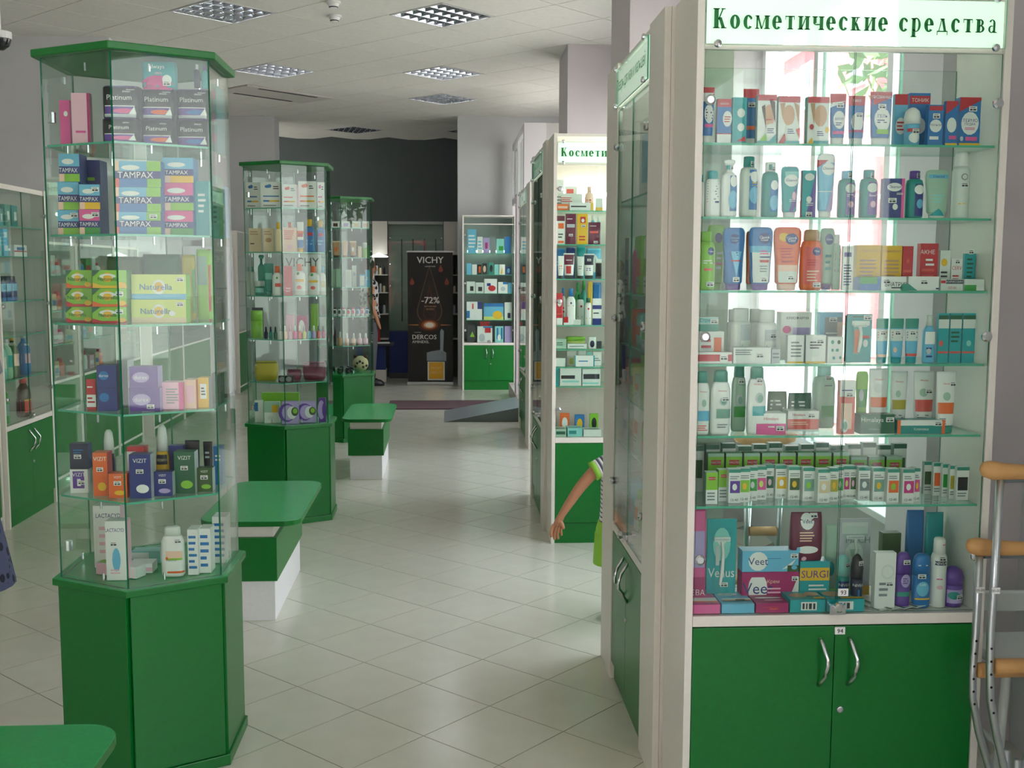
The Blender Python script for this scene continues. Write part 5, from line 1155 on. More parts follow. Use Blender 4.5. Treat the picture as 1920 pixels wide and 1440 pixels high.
K(0, f'''
box 105 145 394 0 b side=N d=.07|{TPC.format(a="g",b="b")};p .8 .8|small tampon carton, green stripe, bottom of pile
box 105 145 341 0 b z=@1 side=N d=.07|{TPC.format(a="g",b="b")}|small tampon carton, green stripe, middle of pile
box 107 146 288 0 b z=@1 side=N d=.07|{TPC.format(a="g",b="b")}|small tampon carton, green stripe, top of pile
box 147 186 393 0 b side=N d=.07|{TPC.format(a="G",b="P")};p .8 .8|small tampon carton, pink upper half
box 147 186 346 0 b z=@1 side=N d=.07|{TPC.format(a="Y",b="b")};p .8 .8|small tampon carton, yellow stripe
box 150 186 300 1 N d=.07|l .2 .5 .8 .8 3 g|dark navy carton behind tampon pile
box 215 302 398 0 b side=B d=.06|{TPB};p .85 .8|wide tampon carton, bottom of three
box 215 302 352 0 b z=@1 side=B d=.06|{TPB}|wide tampon carton, middle of three
box 215 302 303 0 b z=@1 side=B d=.06|{TPB}|wide tampon carton, top of three
box 306 364 396 0 b side=B d=.06|{TPC.format(a="G",b="P")}|compact tampon carton, pink and green, bottom
box 306 364 344 0 b z=@1 side=B d=.06|{TPC.format(a="g",b="P")}|compact tampon carton, pink and lime, middle
box 306 364 297 0 b z=@1 side=B d=.06|{TPC.format(a="Y",b="b")}|compact tampon carton, yellow, top
box 367 393 341 0 T side=t d=.05|l .2 .4 .8 .8 4 W|turquoise carton by the glass corner
box 397 414 330 1 t side=G d=.08|e .5 .8 .3 .05 W;l .2 .2 .8 .6 5 D|pale turquoise carton by the side glass
box 416 430 350 2 b d=.07|l .2 .2 .8 .6 5 W|pale blue carton by the side glass
''', 1.64, 'second shelf of nearest kiosk')
NAT = 'g 0 0 .5 0 0 .3 {a};r 0 0 1 .14 {a};e .45 .6 .16 .28 Y;e .45 .66 .24 .14 W;e .45 .6 .13 .12 Y;t Naturella .45 .5 .2 D;e .85 .2 .14 .14 Y;g 0 1 .25 1 0 .6 D'
rows = []
for r_, (yt, z, a1, a2) in enumerate(((576, '0', 'R', 'R'), (541, '@2', 'R', 'O'), (507, '@2', 'O', 'Y'))):
    nm = ['bottom', 'middle', 'top'][r_]
    rows.append(f'box 121 170 {yt} 0 g z={z} side=G d=.06|{NAT.format(a=a1)}|lime green pantyliner carton, left pile, {nm}')
    rows.append(f'box 172 237 {yt} 0 g z={z} side=G d=.06|{NAT.format(a=a2)}' + (';p .8 .7' if r_ < 2 else '') + f'|lime green pantyliner carton, right pile, {nm}')
K(0, '\n'.join(rows) + f'''
box 247 350 562 0 L side=g d=.06|r 0 0 1 .22 c;e .5 .5 .12 .3 W;e .5 .5 .08 .2 Y;t Naturella .45 .5 .24 B;e .75 .4 .06 .12 W;p .9 .8|large pale yellow pantyliner carton, lower
box 247 350 515 0 L side=g z=@1 d=.06|r 0 0 1 .22 b;e .5 .5 .12 .3 W;e .5 .5 .08 .2 Y;t Naturella .45 .5 .24 B;p .9 .8|large pale yellow pantyliner carton, upper
pack 196 262 482 1 d|l .2 .6 .8 .8 2 G|dark green pad pack behind
pack 264 335 477 1 D|e .5 .5 .3 .2 d|dark green pad pack behind, wider
pack 340 366 478 1 y|r .8 0 1 1 G|olive pad pack standing
pack 368 397 468 1 g|r .8 0 .95 1 R;r 0 .5 .7 .9 h|green pad pack with red stripe
''', 1.38, 'third shelf of nearest kiosk')
K(0, '''
box 160 178 712 0 R|r 0 .1 1 .5 W;l .1 .2 .9 .45 2 R;l .1 .7 .9 .8 1 W|red and white carton
box 180 218 686 0 N side=n d=.06|e .35 .78 .25 .1 B;t durex .35 .78 .06 W;e .35 .3 .25 .1 B;r 0 .5 1 .51 n|navy condom carton
box 219 239 676 1 E side=S d=.07||blue grey carton
box 242 300 728 0 V side=v d=.06|e .4 .5 .3 .25 v;t durex .4 .5 .18 W;p .7 .2|violet carton, lower
box 242 296 688 0 V z=@1 side=v d=.055|e .4 .5 .3 .25 v;t durex .4 .5 .18 W|violet carton, upper
box 304 344 717 0 p side=P d=.06|l .2 .2 .8 .8 6 E;r .8 0 1 1 P|pale pink carton
box 346 369 712 0 A side=r d=.06|r .2 .2 .8 .8 p|rose carton
box 372 393 708 0 Y side=E d=.05|r .2 .3 .8 .8 W;l .3 .4 .7 .7 3 k|khaki carton with white label
box 398 415 700 1 E side=k d=.06||grey carton beside glass
pack 250 330 778 2 k z=-.0|e .5 .5 .2 .2 H|dark folded pouch at the back
''', 1.12, 'fourth shelf of nearest kiosk')
VZ = 't VIZIT .5 .86 .09 W;p .5 .62;e .6 .22 .3 .1 {a}'
K(0, f'''
box 128 162 882 0 W side=S d=.045|r .15 .2 .8 .92 V;t VIZIT .5 .78 .16 W;r .4 .3 .6 .6 W;p .65 .45|white and violet condom carton
box 127 162 834 0 n z=@1 side=N d=.04|l .2 .6 .8 .8 2 B;p .45 .5|dark navy carton standing on the white one
box 172 200 850 0 O side=R d=.05|{VZ.format(a="Y")}|tall orange condom carton
box 203 238 889 0 O side=R d=.045|{VZ.format(a="Y")}|short orange condom carton
box 241 282 853 0 N side=S d=.05|{VZ.format(a="W")}|tall blue condom carton
box 286 324 885 0 N side=S d=.04|{VZ.format(a="v")}|short blue condom carton
box 327 366 847 0 D side=S d=.05|{VZ.format(a="g")}|tall green condom carton
box 369 400 877 0 d side=S d=.04|{VZ.format(a="g")}|short green condom carton
pump 187 212 808 1 n cap=s||gel bottle with frosted cap and navy base
pump 288 314 798 1 Y cap=s|r 0 .4 1 .55 K;t ПРЕМИУМ .5 .47 .04 c|gold and black gel bottle, frosted cap
box 238 272 838 1 R d=.04|r 0 .4 .5 .9 W|red carton behind the blue one
box 316 344 836 1 N d=.04||navy carton behind the green one
tube 346 374 826 1 K cap=K|l .2 .6 .8 .8 2 A;r .2 .3 .8 .4 O|black gel tube, left one
tube 381 399 828 1 K cap=K|l .2 .6 .8 .8 2 S|black gel tube, right one
box 401 418 836 1 B d=.04|l .2 .6 .8 .8 2 W|bright blue carton
''', .86, 'fifth shelf of nearest kiosk')
K(0, '''
box 172 224 950 1 W side=p d=.05|t LACTACYD .55 .84 .07 N;l .2 .2 .6 .7 4 p;r .7 .1 .9 .6 b|tall white hygiene gel carton
box 196 236 978 0 W side=p d=.05|t LACTACYD .45 .85 .06 N;e .5 .35 .2 .2 b;p .4 .62;l .2 .1 .8 .2 2 p|shorter white hygiene gel carton
shampoo 299 344 988 0 W cap=s|r .25 .3 1 .5 g;r .25 .38 1 .52 A;r .2 .06 1 .34 W;t Flavored .5 .34 .04 E;r .3 .08 1 .12 O;e .3 .38 .06 .03 O;p .8 .72|white bottle with orange and green label
box 352 372 992 0 W d=.06 side=W|l .1 .1 .9 .9 6 B|white and blue carton, left
box 374 396 990 0 W d=.06 side=W|l .1 .1 .9 .9 5 B|white and blue carton, right
box 399 426 968 1 W d=.07|l .1 .1 .9 .9 6 B|large white and blue carton at the side glass
lie 240 285 1022 1 W d=.06 h=.03|r 0 .2 1 .6 p|low white and pink carton
lie 246 300 1018 2 t d=.05 h=.04|r 0 .4 .6 .9 W|low white and teal carton at the back
''', .606, 'base shelf of nearest kiosk')
goods('lie', -1.0, 3.34, .606, .15, .045, .035, 'W', 'r 0 .0 .35 1 p;R .3 .2 .7 .8 p;R .0 .2 .2 .8 g', 'long white carton lying slanted at the front of the nearest kiosk base', 'goods on the base shelf of nearest kiosk', side='s', rz=-.42)
BF = 'e .3 .82 .12 .06 {a};e .42 .84 .1 .07 {a};l .6 .7 .9 .86 2 k;l .1 .4 .9 .5 1 {a};r .1 .24 .9 .3 Y;r .1 .24 .4 .3 {a};l .1 .06 .8 .14 1 E'
K(1, f'''
box 457 486 342 0 W d=.07|{BF.format(a="B")}|white carton with blue butterfly, left one
box 489 527 341 0 W d=.09|{BF.format(a="B")}|white carton with blue butterfly, right one
box 529 556 346 0 W d=.09 side=p|{BF.format(a="r")}|pinkish white carton with salmon butterfly
box 559 593 340 0 W d=.09|{BF.format(a="O")}|white carton with orange butterfly
box 595 611 342 0 W d=.07|{BF.format(a="P")}|white carton with pink butterfly
''', 1.90, 'top shelf of middle kiosk')
K(1, '''
box 466 489 428 0 c side=C|l .1 .7 .9 .9 2 C;l .1 .3 .6 .4 1 H|cream carton, left one
box 493 513 428 0 c side=C|l .1 .7 .9 .9 2 C;e .5 .5 .3 .1 C|cream carton, right one
bottle 514 528 417 0 c cap=Y||cream bottle with yellow cap
box 530 555 427 0 A|l .1 .5 .9 .9 5 r;e .5 .2 .2 .1 p|pale pink carton
tube 556 569 416 0 W cap=Y|r 0 .5 1 .62 R;r 0 .62 1 .7 O;r 0 .14 1 .4 B|white and blue sun tube
bottle 570 590 411 0 B cap=Y|r .3 .5 .8 .6 R;l .2 .2 .8 .4 2 b|blue sun bottle, left one
bottle 592 610 413 0 B cap=Y|r .3 .5 .8 .6 R;l .2 .2 .8 .4 2 b|blue sun bottle, right one
bottle 536 550 417 1 b cap=O||bottle with orange cap behind pink carton
''', 1.64, 'second shelf of middle kiosk')
K(1, '''
slim 464 477 500 1 s cap=U||pale bottle with green cap
trig 482 496 478 1 U cap=U||teal spray bottle
tube 494 512 494 0 U cap=U|r .1 .5 .9 .7 t|teal tube
pot 476 495 527 0 U cap=s|r 0 .2 1 .5 t|teal cream jar
bottle 509 529 499 0 W cap=O|e .5 .6 .1 .04 G;r .3 .3 .9 .42 r|white sun spray with orange cap
box 532 547 499 0 R|l .2 .1 .8 .3 2 p|crimson carton
bottle 549 572 495 0 W cap=O|e .4 .7 .14 .05 G;r .2 .44 .9 .52 Y;e .5 .26 .2 .06 r|white sun milk bottle, left one
bottle 575 598 499 0 W cap=O|e .4 .7 .14 .05 G;r .2 .44 .9 .52 Y;e .5 .26 .2 .06 r|white sun milk bottle, right one
bottle 600 612 500 0 W cap=b|r .2 .3 .9 .5 c|slim white sun bottle
card 532 602 475 2 s|t VICHY .5 .80 .22 k|pale card reading VICHY
''', 1.38, 'third shelf of middle kiosk')
nb = ['n', 'U', 'D', 'W', 'A', 'p', 'P', 'r', 'L', 'b', 'v', 'R', 'M']
K(1, '''
card 472 493 577 1 k|r .1 .1 .9 .7 E|dark hanging card
pot 468 490 583 0 g cap=g||green toy shaped brush
''' + '\n'.join(f'drop {494+9*k} {502+9*k} {611 if k > 2 else 613} 0 {nb[k]} cap={"knDWWpWWSkWkk"[k]}||{["navy","teal","dark green","white","peach","pale pink","pink","coral","lime","light blue","lilac","red","magenta"][k]} nail polish' for k in range(13)) + '''
pack 534 552 590 1 p||pale pink gift pack
box 556 575 592 1 M|e .5 .5 .3 .3 W|magenta carton with white ring
box 583 596 570 2 g||lime carton at the back
''', 1.12, 'fourth shelf of middle kiosk')
K(1, '''
purse 475 520 678 0 y|e .1 .8 .04 .04 S|olive yellow cosmetic bag
purse 566 611 679 0 Z|r 0 .7 1 .72 K|burgundy cosmetic case
purse 537 565 693 1 Z||small burgundy pouch
lie 522 550 705 0 K d=.05|e .25 .5 .2 .4 E;e .7 .5 .2 .4 E|black sunglasses
''', .86, 'fifth shelf of middle kiosk')
K(1, '''
box 477 493 751 0 W side=t|r 0 .5 .4 .9 B|white carton with blue oval
box 495 524 754 0 W|r 0 .5 1 1 q;r .5 .5 .9 .85 Y;e .4 .25 .2 .1 s|white and green tissue carton
box 528 559 753 0 v|e .3 .5 .5 .42 V;e .4 .5 .4 .34 v;e .62 .5 .3 .28 W;e .8 .55 .22 .2 d;e .82 .58 .14 .12 g|lilac carton with olive picture, left one
box 562 592 753 0 v|e .3 .5 .5 .42 V;e .4 .5 .4 .34 v;e .62 .5 .3 .28 W;e .8 .55 .22 .2 d;e .82 .58 .14 .12 g|lilac carton with olive picture, right one
box 597 611 746 0 V|e .4 .5 .5 .4 v;e .8 .5 .3 .3 V|violet carton at the glass corner
lie 490 560 737 2 g d=.05|r 0 .1 1 .3 q|long green pack at the back
''', .606, 'base shelf of middle kiosk')
K(2, '''
box 622 636 415 0 W|r .2 .2 .8 .7 H|small white carton with brown picture
box 641 656 415 0 W|r .2 .2 .8 .7 v|small white carton with lilac picture
box 660 676 415 0 W|r .2 .2 .8 .7 c|small white carton with cream picture
box 679 694 415 0 W|r .2 .2 .8 .7 A|small white carton with peach picture
''', 1.90, 'top shelf of farthest kiosk')
K(2, '''
tube 623 637 452 0 C cap=H|e .5 .5 .2 .14 O;r 0 .92 1 1 c|brown cream tube, left one
tube 640 652 452 0 A cap=C|r 0 .92 1 1 c|pale brown cream tube
tube 655 668 452 0 C cap=H|e .5 .5 .2 .14 W;r 0 .92 1 1 c|brown cream tube, right one
pack 671 678 462 0 c||small cream pack
pot 679 688 455 0 g cap=s||green jar
box 690 695 460 0 G||narrow green carton
''', 1.64, 'second shelf of farthest kiosk')
K(2, '''
box 622 629 504 0 q||narrow grey green carton
box 630 640 504 0 q||grey green carton
box 648 659 506 0 W|r .1 .1 .9 .9 s|white framed carton
box 660 668 498 1 W|e .5 .6 .3 .1 S|tall white carton behind
box 674 684 515 0 b|r .1 .1 .9 .9 W|white and blue carton
box 685 694 506 0 b|l .2 .4 .8 .6 2 W|light blue carton
''', 1.38, 'third shelf of farthest kiosk')
K(2, '\n'.join(f'slim {624+8.6*k:.1f} {631.5+8.6*k:.1f} 577 0 W cap={"KKPKPBPB"[k]}|r .2 .3 .8 .7 {"KknrPBPB"[k]}|tiny bottle with dark stripe' for k in range(8)), 1.12, 'fourth shelf of farthest kiosk')
K(2, '''
drop 624 631 612 0 K cap=K||black bottle
drop 633 641 622 0 C cap=s||brown bottle
drop 646 654 625 0 A cap=W||peach bottle, first
drop 658 667 625 0 A cap=W||peach bottle, second
drop 670 679 625 0 p cap=W||rose bottle, third
drop 681 690 625 0 p cap=W||rose bottle, fourth
''', .86, 'fifth shelf of farthest kiosk')
kx, ky = KC[2]
pt = empty('spotted_round_toy', (kx+.135, ky+.02, .606))
def ball(b, c, r, m, n=12):
    b.rings([[(c[0]+r*math.sin(PI*j/8)*math.cos(2*PI*i/n), c[1]+r*math.sin(PI*j/8)*math.sin(2*PI*i/n), c[2]-r*math.cos(PI*j/8)) for i in range(n)] for j in (0.15, 1, 2, 3, 4, 5, 6, 7, 7.85)], m); return b
ball(MB(), (0, 0, .075), .072, cm('c', .8)).build('head', pt, smooth=True)
for s_ in (-1, 1): ball(MB(), (.045*s_, 0, .14), .02, cm('H', .8)).build('ear', pt, smooth=True)
for s_ in (-1, 1): ball(MB(), (.025*s_-.0, -.066, .085), .011, cm('K')).build('eye', pt, smooth=True)
for q in ((.03, -.062, .05), (.055, -.04, .06), (-.04, -.055, .055), (.0, -.07, .1)): ball(MB(), q, .012, cm('H', .8), 8).build('spot', pt)
tag(pt, 'cream round toy with dark spots and ears in the farthest kiosk', 'toy')
for k in range(9):
    a = 2*PI*k/9; x, y = kx-.06+.13*math.cos(a)*.9, ky-.04+.1*math.sin(a)
    goods('pot', x, y, .606, .042, .042, .05+.06*(k == 4), 'K', '', f'small black hair band spool, {ORD[k]} of the ring on the base shelf of farthest kiosk', 'black spools in the farthest kiosk', cap='k')

# ---- left bottle cabinet: goods face +x
def L(kind, y, z, w_, h, body, dec, lbl, cap=None, x=-2.66, d=None, side=None):
    goods(kind, x, y, z, w_, d or min(.08, w_*DEF_D[kind]), h, body, dec, lbl, 'goods in the tall left cabinet', side, cap, PI/2)
for k, (y, wd, h, c, s_) in enumerate(((6.58, .07, .12, 'N', 'navy'), (6.66, .06, .12, 'B', 'blue'), (6.74, .06, .1, 'T', 'teal'), (6.83, .08, .13, 'U', 'green'), (6.93, .09, .13, 'X', 'dark teal'))):
    L('box', y, 1.79, wd, h, c, 'r .4 .3 .8 .7 W;p .4 .3', f'{s_} carton, {ORD[k]} from the near side, top shelf of tall left cabinet')
L('box', 6.62, 1.61, .13, .11, 't', 'r .1 .2 .5 .8 b;e .7 .4 .2 .2 r', 'pale blue carton with pink mark, second shelf of tall left cabinet')
L('box', 6.79, 1.61, .07, .16, 'b', 'r .2 .7 .8 .9 W;r .1 .2 .9 .4 W', 'tall blue and white carton, second shelf of tall left cabinet')
L('lie', 6.95, 1.61, .2, .07, 'W', 'r 0 .4 1 .5 R;r .2 .55 .8 .8 B', 'low white carton with red line, second shelf of tall left cabinet')
for k in range(4):
    L('can', 6.62+.085*k, 1.34, .07, .15, 'N', 'r 0 .4 1 .7 b;r 0 0 1 .15 B', f'navy drink can, {ORD[k]} from near side, third shelf of tall left cabinet', cap='n')
L('pet', 6.60, .87, .07, .235, 'q', 'r .1 .3 .9 .6 s', 'clear mineral water bottle with blue cap nearest the frame, left cabinet', 'B')
L('pet', 6.67, .87, .07, .235, 't', 'r .1 .3 .9 .6 s', 'clear mineral water bottle with red cap, left cabinet', 'R')
L('pet', 6.76, .87, .07, .24, 'q', 'r .1 .3 .9 .6 T', 'clear mineral water bottle with white cap, left cabinet', 'W')
L('pet', 6.85, .87, .08, .245, 'd', 'r 0 .3 1 .6 A', 'dark green mineral water bottle with yellow cap, left cabinet', 'Y')
L('pet', 7.03, .87, .09, .247, 'B', 'r 0 .3 1 .55 p;r 0 .75 1 .8 W', 'blue mineral water bottle with pale label, left cabinet', 'S')
L('pet', 6.67, .61, .085, .235, 'G', 'r 0 .2 1 .5 h', 'bright green bottle on the base shelf of tall left cabinet', 'D')
L('jug', 7.0, .61, .13, .245, 'H', 'r 0 .12 1 .42 r;r 0 .42 1 .45 Y', 'large dark red syrup jug with pink cap, tall left cabinet', 'r')
# ---- counter cabinets beyond: rows of cartons seen through the kiosk glass
pal = 'WrATpsORbWGc'
nmz = dict(W='white', r='coral', A='peach', T='turquoise', p='pale pink', s='pale grey', O='orange', R='red', b='light blue', G='green', c='cream')
n_ = 0
for u, (a, b) in enumerate(cu[:2]):
    for s_, z in enumerate((.762, 1.002, 1.242, 1.482)):
        for k in range(6):
            n_ += 1; c_ = pal[(n_*7) % 12]; y = a+.1+.13*k
            goods('box' if (n_ % 3) else 'bottle', -2.80, y, z, .085+.02*(k % 2), .05, .1+.03*((n_*5) % 4)/2, c_, 'r .1 .3 .9 .6 ' + 'WBRs'[n_ % 4] + ';l .1 .1 .9 .25 2 E', f'{nmz[c_]} {"carton" if n_ % 3 else "bottle"}, {ORD[k]} along, {["lowest","second","third","top"][s_]} shelf, {["first","second"][u]} green counter cabinet', 'goods in the left counter cabinets', None, 'R', PI/2)
# ---- back showcase
YB = 13.99
B = lambda tb, z, nm: shelf_goods(tb, YB, z, nm, 'goods on the ' + nm, rowd=.1, maxd=.12, levels=(.896, 1.235, 1.472, 1.741, 2.1))
B('''
box 877 893 430 0 b|l .1 .2 .9 .8 4 W|pale blue device carton
box 895 905 444 0 W|l .1 .2 .9 .8 3 b|white device carton
box 906 918 446 0 v|r .3 .3 .7 .7 M|lilac device carton
box 919 930 444 0 E||grey device carton
box 931 945 448 0 t|r .3 .2 .9 .5 G|pale teal device carton
box 946 958 444 0 B||blue device carton
''', 1.741, 'top shelf of back showcase')
B('''
box 875 884 494 0 b||light blue carton
box 885 894 496 0 W||white carton
box 895 903 496 0 K|r .3 .2 .8 .8 O|black carton with orange
box 904 913 494 0 k|e .5 .5 .3 .3 A|dark carton with pale dot
box 916 926 492 0 U|e .5 .5 .3 .3 K|green carton
box 927 935 496 0 t||pale teal carton
box 936 947 496 0 W|g .2 .1 .6 .1 .5 .8 Y|white and yellow carton
box 949 958 500 0 N|e .5 .5 .3 .3 b|navy carton
''', 1.472, 'second shelf of back showcase')
B('''
box 875 891 528 0 s|r .4 .2 .8 .6 K|pale tonometer carton with black picture, left
box 892 907 530 0 s|r .3 .2 .8 .6 k|pale tonometer carton with black picture, right
box 908 932 523 0 W|r .2 .5 .5 .7 N;e .6 .35 .3 .2 R|white carton with red device
box 934 952 529 0 W|e .5 .4 .25 .2 S;r .5 .8 1 1 B|white carton with blue corner
box 953 960 530 0 b||narrow blue carton
''', 1.235, 'third shelf of back showcase')
B('''
box 875 904 566 0 W|r .7 .6 1 1 N;r 0 .1 .2 .5 B;r .35 .6 .45 .9 r|white inhaler carton with blue corner
box 907 944 569 0 b|r 0 .8 1 1 B;r 0 0 1 .2 L;e .7 .3 .25 .25 Y|wide carton with yellow landscape
box 946 960 567 0 s|r .4 .1 .8 .4 n|pale carton with navy picture
''', .896, 'fourth shelf of back showcase')
B('''
box 876 892 608 0 k|g .3 .3 .9 .3 .6 .6 g|dark carton with lime wedge
box 895 923 612 0 W|r .5 .6 .9 .9 R;r .4 .9 1 1 B;e .3 .3 .2 .25 S|white and red inhaler carton
box 928 944 612 0 t|r .2 .2 .4 .9 B;r .7 .2 .9 .9 B;e .5 .3 .2 .2 W|pale teal carton with blue sides
box 946 960 612 0 v||lilac blue carton
box 900 918 603 1 R||red carton behind
''', .606, 'base shelf of back showcase')
# ---- aisle showcase (baby goods) faces -x
def Bx(kind, y, z, w_, h, body, dec, lbl, d=.05, cap=None, x=.70, side=None): goods(kind, x, y, z, w_, d, h, body, dec, lbl, 'goods in the aisle showcase', side, cap, -PI/2)
Bx('card', 3.72, 1.791, .5, .28, 's', 'r .1 .2 .4 .8 b;l .5 .3 .9 .8 5 v;r .75 .1 .95 .5 C', 'large pale leaflet card with blue picture leaning on top shelf of aisle showcase', d=.006)
Bx('card', 3.36, 1.791, .16, .28, 'k', 'r .1 .1 .9 .9 v', 'dark framed leaflet card on the top shelf of aisle showcase', d=.006)
cc = 'WbWsAWtLWgOrWPg'
for s_, z in enumerate((.606, .91, 1.09, 1.28, 1.46)):
    for k in range(6):
        c_ = cc[(k*4+s_*3) % 15]; nm = dict(W='white', b='light blue', s='grey', A='peach', t='teal', L='pale lime', g='green', O='orange', r='coral', P='pink')[c_]
        Bx(['box', 'pack', 'box', 'bottle', 'lie'][(k+s_) % 5], 3.46+.125*k, z, .09, [.08, .11, .12, .15, .16][(s_+k) % 5] if z < 1.4 else .2, c_, 'r .1 .3 .9 .6 ' + 'bWgOP'[k % 5] + ';l .1 .1 .9 .25 2 E', f'{nm} baby item, {ORD[k]} from camera side, {["lowest","second","third","fourth","fifth"][s_]} shelf of aisle showcase', cap='g')
# ---- slim far showcase
for s_, z in enumerate((.606, .91, 1.10, 1.29, 1.49, 1.68)):
    for k in range(2):
        c_ = 'WRcWbPAWWR'[(s_*2+k*3) % 10]
        goods('box', .79+.1*k, 9.33, z, .08, .05, .12, c_, 'r .1 .3 .9 .6 ' + 'RbWA'[(s_+k) % 4], f'{ {"W":"white","R":"red","c":"cream","b":"light blue","P":"pink","A":"peach"}[c_]} carton, {["left","right"][k]} one, {ORD[s_]} shelf up, slim far showcase', 'goods in the slim far showcase')

# ================================================================== PEOPLE
def body(name, chains, parent, m, sub=2):
    """one continuous skinned surface; chains = list of (parent index or None, point, radius)"""
    vs = [c[1] for c in chains]; es = [(c[0], i) for i, c in enumerate(chains) if c[0] is not None]
    me = bpy.data.meshes.new(name); me.from_pydata(vs, es, []); me.materials.append(m)
    o = link(name, me, parent); sk = o.modifiers.new('skin', 'SKIN'); sk.use_smooth_shade = True
    for i, c in enumerate(chains):
        r = c[2]; me.skin_vertices[0].data[i].radius = (r, r) if not isinstance(r, tuple) else r
    me.skin_vertices[0].data[0].use_root = True
    s_ = o.modifiers.new('smooth', 'SUBSURF'); s_.levels = sub; s_.render_levels = sub; return o
SKIN = mat('c98f6e', .5, name='skin'); 
def ell(b, c, r, m, n=16, k=10):
    b.rings([[(c[0]+r[0]*math.sin(PI*j/k)*math.cos(2*PI*i/n), c[1]+r[1]*math.sin(PI*j/k)*math.sin(2*PI*i/n), c[2]-r[2]*math.cos(PI*j/k)) for i in range(n)] for j in [.15]+list(range(1, k))+[k-.15]], m); return b
# boy, about 1 m tall, faces the window side, right arm stretched toward the aisle
boy = empty('person', (.785, 4.72, 0))
SH = .70
ch = [(None, (0, 0, .44), (.085, .07)), (0, (0, 0, .55), (.09, .068)), (1, (0, 0, .66), (.085, .06)), (2, (0, 0, .735), .034), (3, (.005, .0, .78), .034),
      (4, (.01, 0, .83), (.062, .068)), (5, (.01, 0, .885), (.075, .08)), (6, (.012, 0, .94), (.062, .068)),
      (2, (-.075, 0, .695), .036), (8, (-.14, -.01, .66), .030), (9, (-.205, -.015, .585), .026), (10, (-.255, -.02, .51), .021), (11, (-.285, -.025, .465), .016), (12, (-.30, -.025, .44), (.02, .012)),
      (13, (-.322, -.030, .420), .0085), (14, (-.330, -.036, .392), .0075), (15, (-.328, -.040, .372), .006), (13, (-.309, -.020, .408), .0085), (17, (-.315, -.018, .378), .0078), (18, (-.311, -.018, .354), .006), (13, (-.296, -.010, .406), .0082), (20, (-.299, -.006, .376), .0074), (21, (-.294, -.006, .354), .006), (13, (-.283, -.002, .410), .0075), (23, (-.282, .004, .386), .0066), (24, (-.278, .004, .368), .0055), (13, (-.282, -.043, .436), .0085), (26, (-.276, -.058, .412), .0076),
      (2, (.075, .01, .69), .036), (28, (.12, .04, .60), .029), (29, (.14, -.01, .52), .023), (30, (.13, -.06, .47), .02),
      (0, (-.05, 0, .38), .058), (32, (-.055, -.0, .24), .043), (33, (-.055, .01, .20), .038), (34, (-.055, .015, .07), .028), (35, (-.058, -.02, .03), .026), (36, (-.06, -.08, .024), .024),
      (0, (.05, 0, .38), .058), (38, (.06, 0, .24), .043), (39, (.06, .01, .20), .038), (40, (.06, .015, .07), .028), (41, (.06, -.02, .03), .026), (42, (.065, -.08, .024), .024)]
body('body', ch, boy, SKIN)
b = MB(); ell(b, (.012, .012, .915), (.08, .086, .085), mat('b08a5c', .8, name='light_brown_hair', noise=.2, nscale=90)); b.build('hair', boy, smooth=True)
for s_ in (-1, 1):
    ell(MB(), (.012+s_*.028, -.072, .885), (.009, .006, .009), cm('K')).build('eye', boy); ell(MB(), (.012+s_*.078, .0, .872), (.01, .018, .024), SKIN).build('ear', boy, smooth=True)
ell(MB(), (.012, -.082, .868), (.009, .012, .012), SKIN).build('nose', boy, smooth=True); ell(MB(), (.012, -.07, .843), (.018, .006, .005), mat('a85a50', .5)).build('mouth', boy)
SHIRT = mat('f0eef2', .8); STR = mat('565a74', .8); LIME = mat('9ad84a', .7)
b = MB(); prof = [(.42, .112, .095), (.50, .106, .092), (.60, .106, .088), (.66, .104, .082), (.70, .085, .066), (.725, .052, .05)]
def pz(z):
    for a, c in zip(prof, prof[1:]):
        if z <= c[0]: k = (z-a[0])/(c[0]-a[0]); return a[1]+(c[1]-a[1])*k, a[2]+(c[2]-a[2])*k
    return prof[-1][1:]
z = .42; k = 0
while z < .72:
    z2 = min(z+(.014 if k % 2 == 0 else .006), .725); b.rings([[(x*1, y, zz) for x, y in sup(2*pz(zz)[0], 2*pz(zz)[1], 2.2, 20)] for zz in (z, z2)], SHIRT if k % 2 == 0 else STR, closed=False); z = z2; k += 1
b.build('striped_shirt', boy, smooth=True)
def sleeve(p, q, r0, r1):
    b = MB(); p, q = Vector(p), Vector(q); n = 7
    for i in range(n): b.tube([p.lerp(q, i/n), p.lerp(q, (i+1)/n)], [r0+(r1-r0)*i/n, r0+(r1-r0)*(i+1)/n], SHIRT if i % 2 == 0 else STR, 12)
    e = (q-p).normalized(); b.tube([q, q+e*.022], [r1, r1*1.03], LIME, 12); b.build('sleeve', boy, smooth=True)
sleeve((-.06, 0, .70), (-.125, -.008, .668), .046, .044); sleeve((.06, .01, .695), (.108, .032, .625), .046, .044)
b = MB(); b.rings([[(x, y, zz) for x, y in sup(2*a, 2*c, 2.2, 20)] for zz, a, c in ((.34, .13, .10), (.40, .125, .1), (.435, .116, .098))], LIME)
for s_ in (-1, 1): b.tube([(s_*.055, 0, .38), (s_*.06, 0, .24)], [.076, .078], LIME, 14)
b.build('lime_shorts', boy, smooth=True)
for s_ in (-1, 1): b = MB(); b.rings([[(s_*.06+x, y-.03, zz) for x, y in sup(w_, d_, 2.6)] for zz, w_, d_ in ((.0, .062, .15), (.03, .066, .155), (.055, .055, .1))], cm('B')); b.build('shoe', boy, smooth=True)
tag(boy, 'small child in striped shirt and lime shorts, arm reaching into the aisle', 'person')
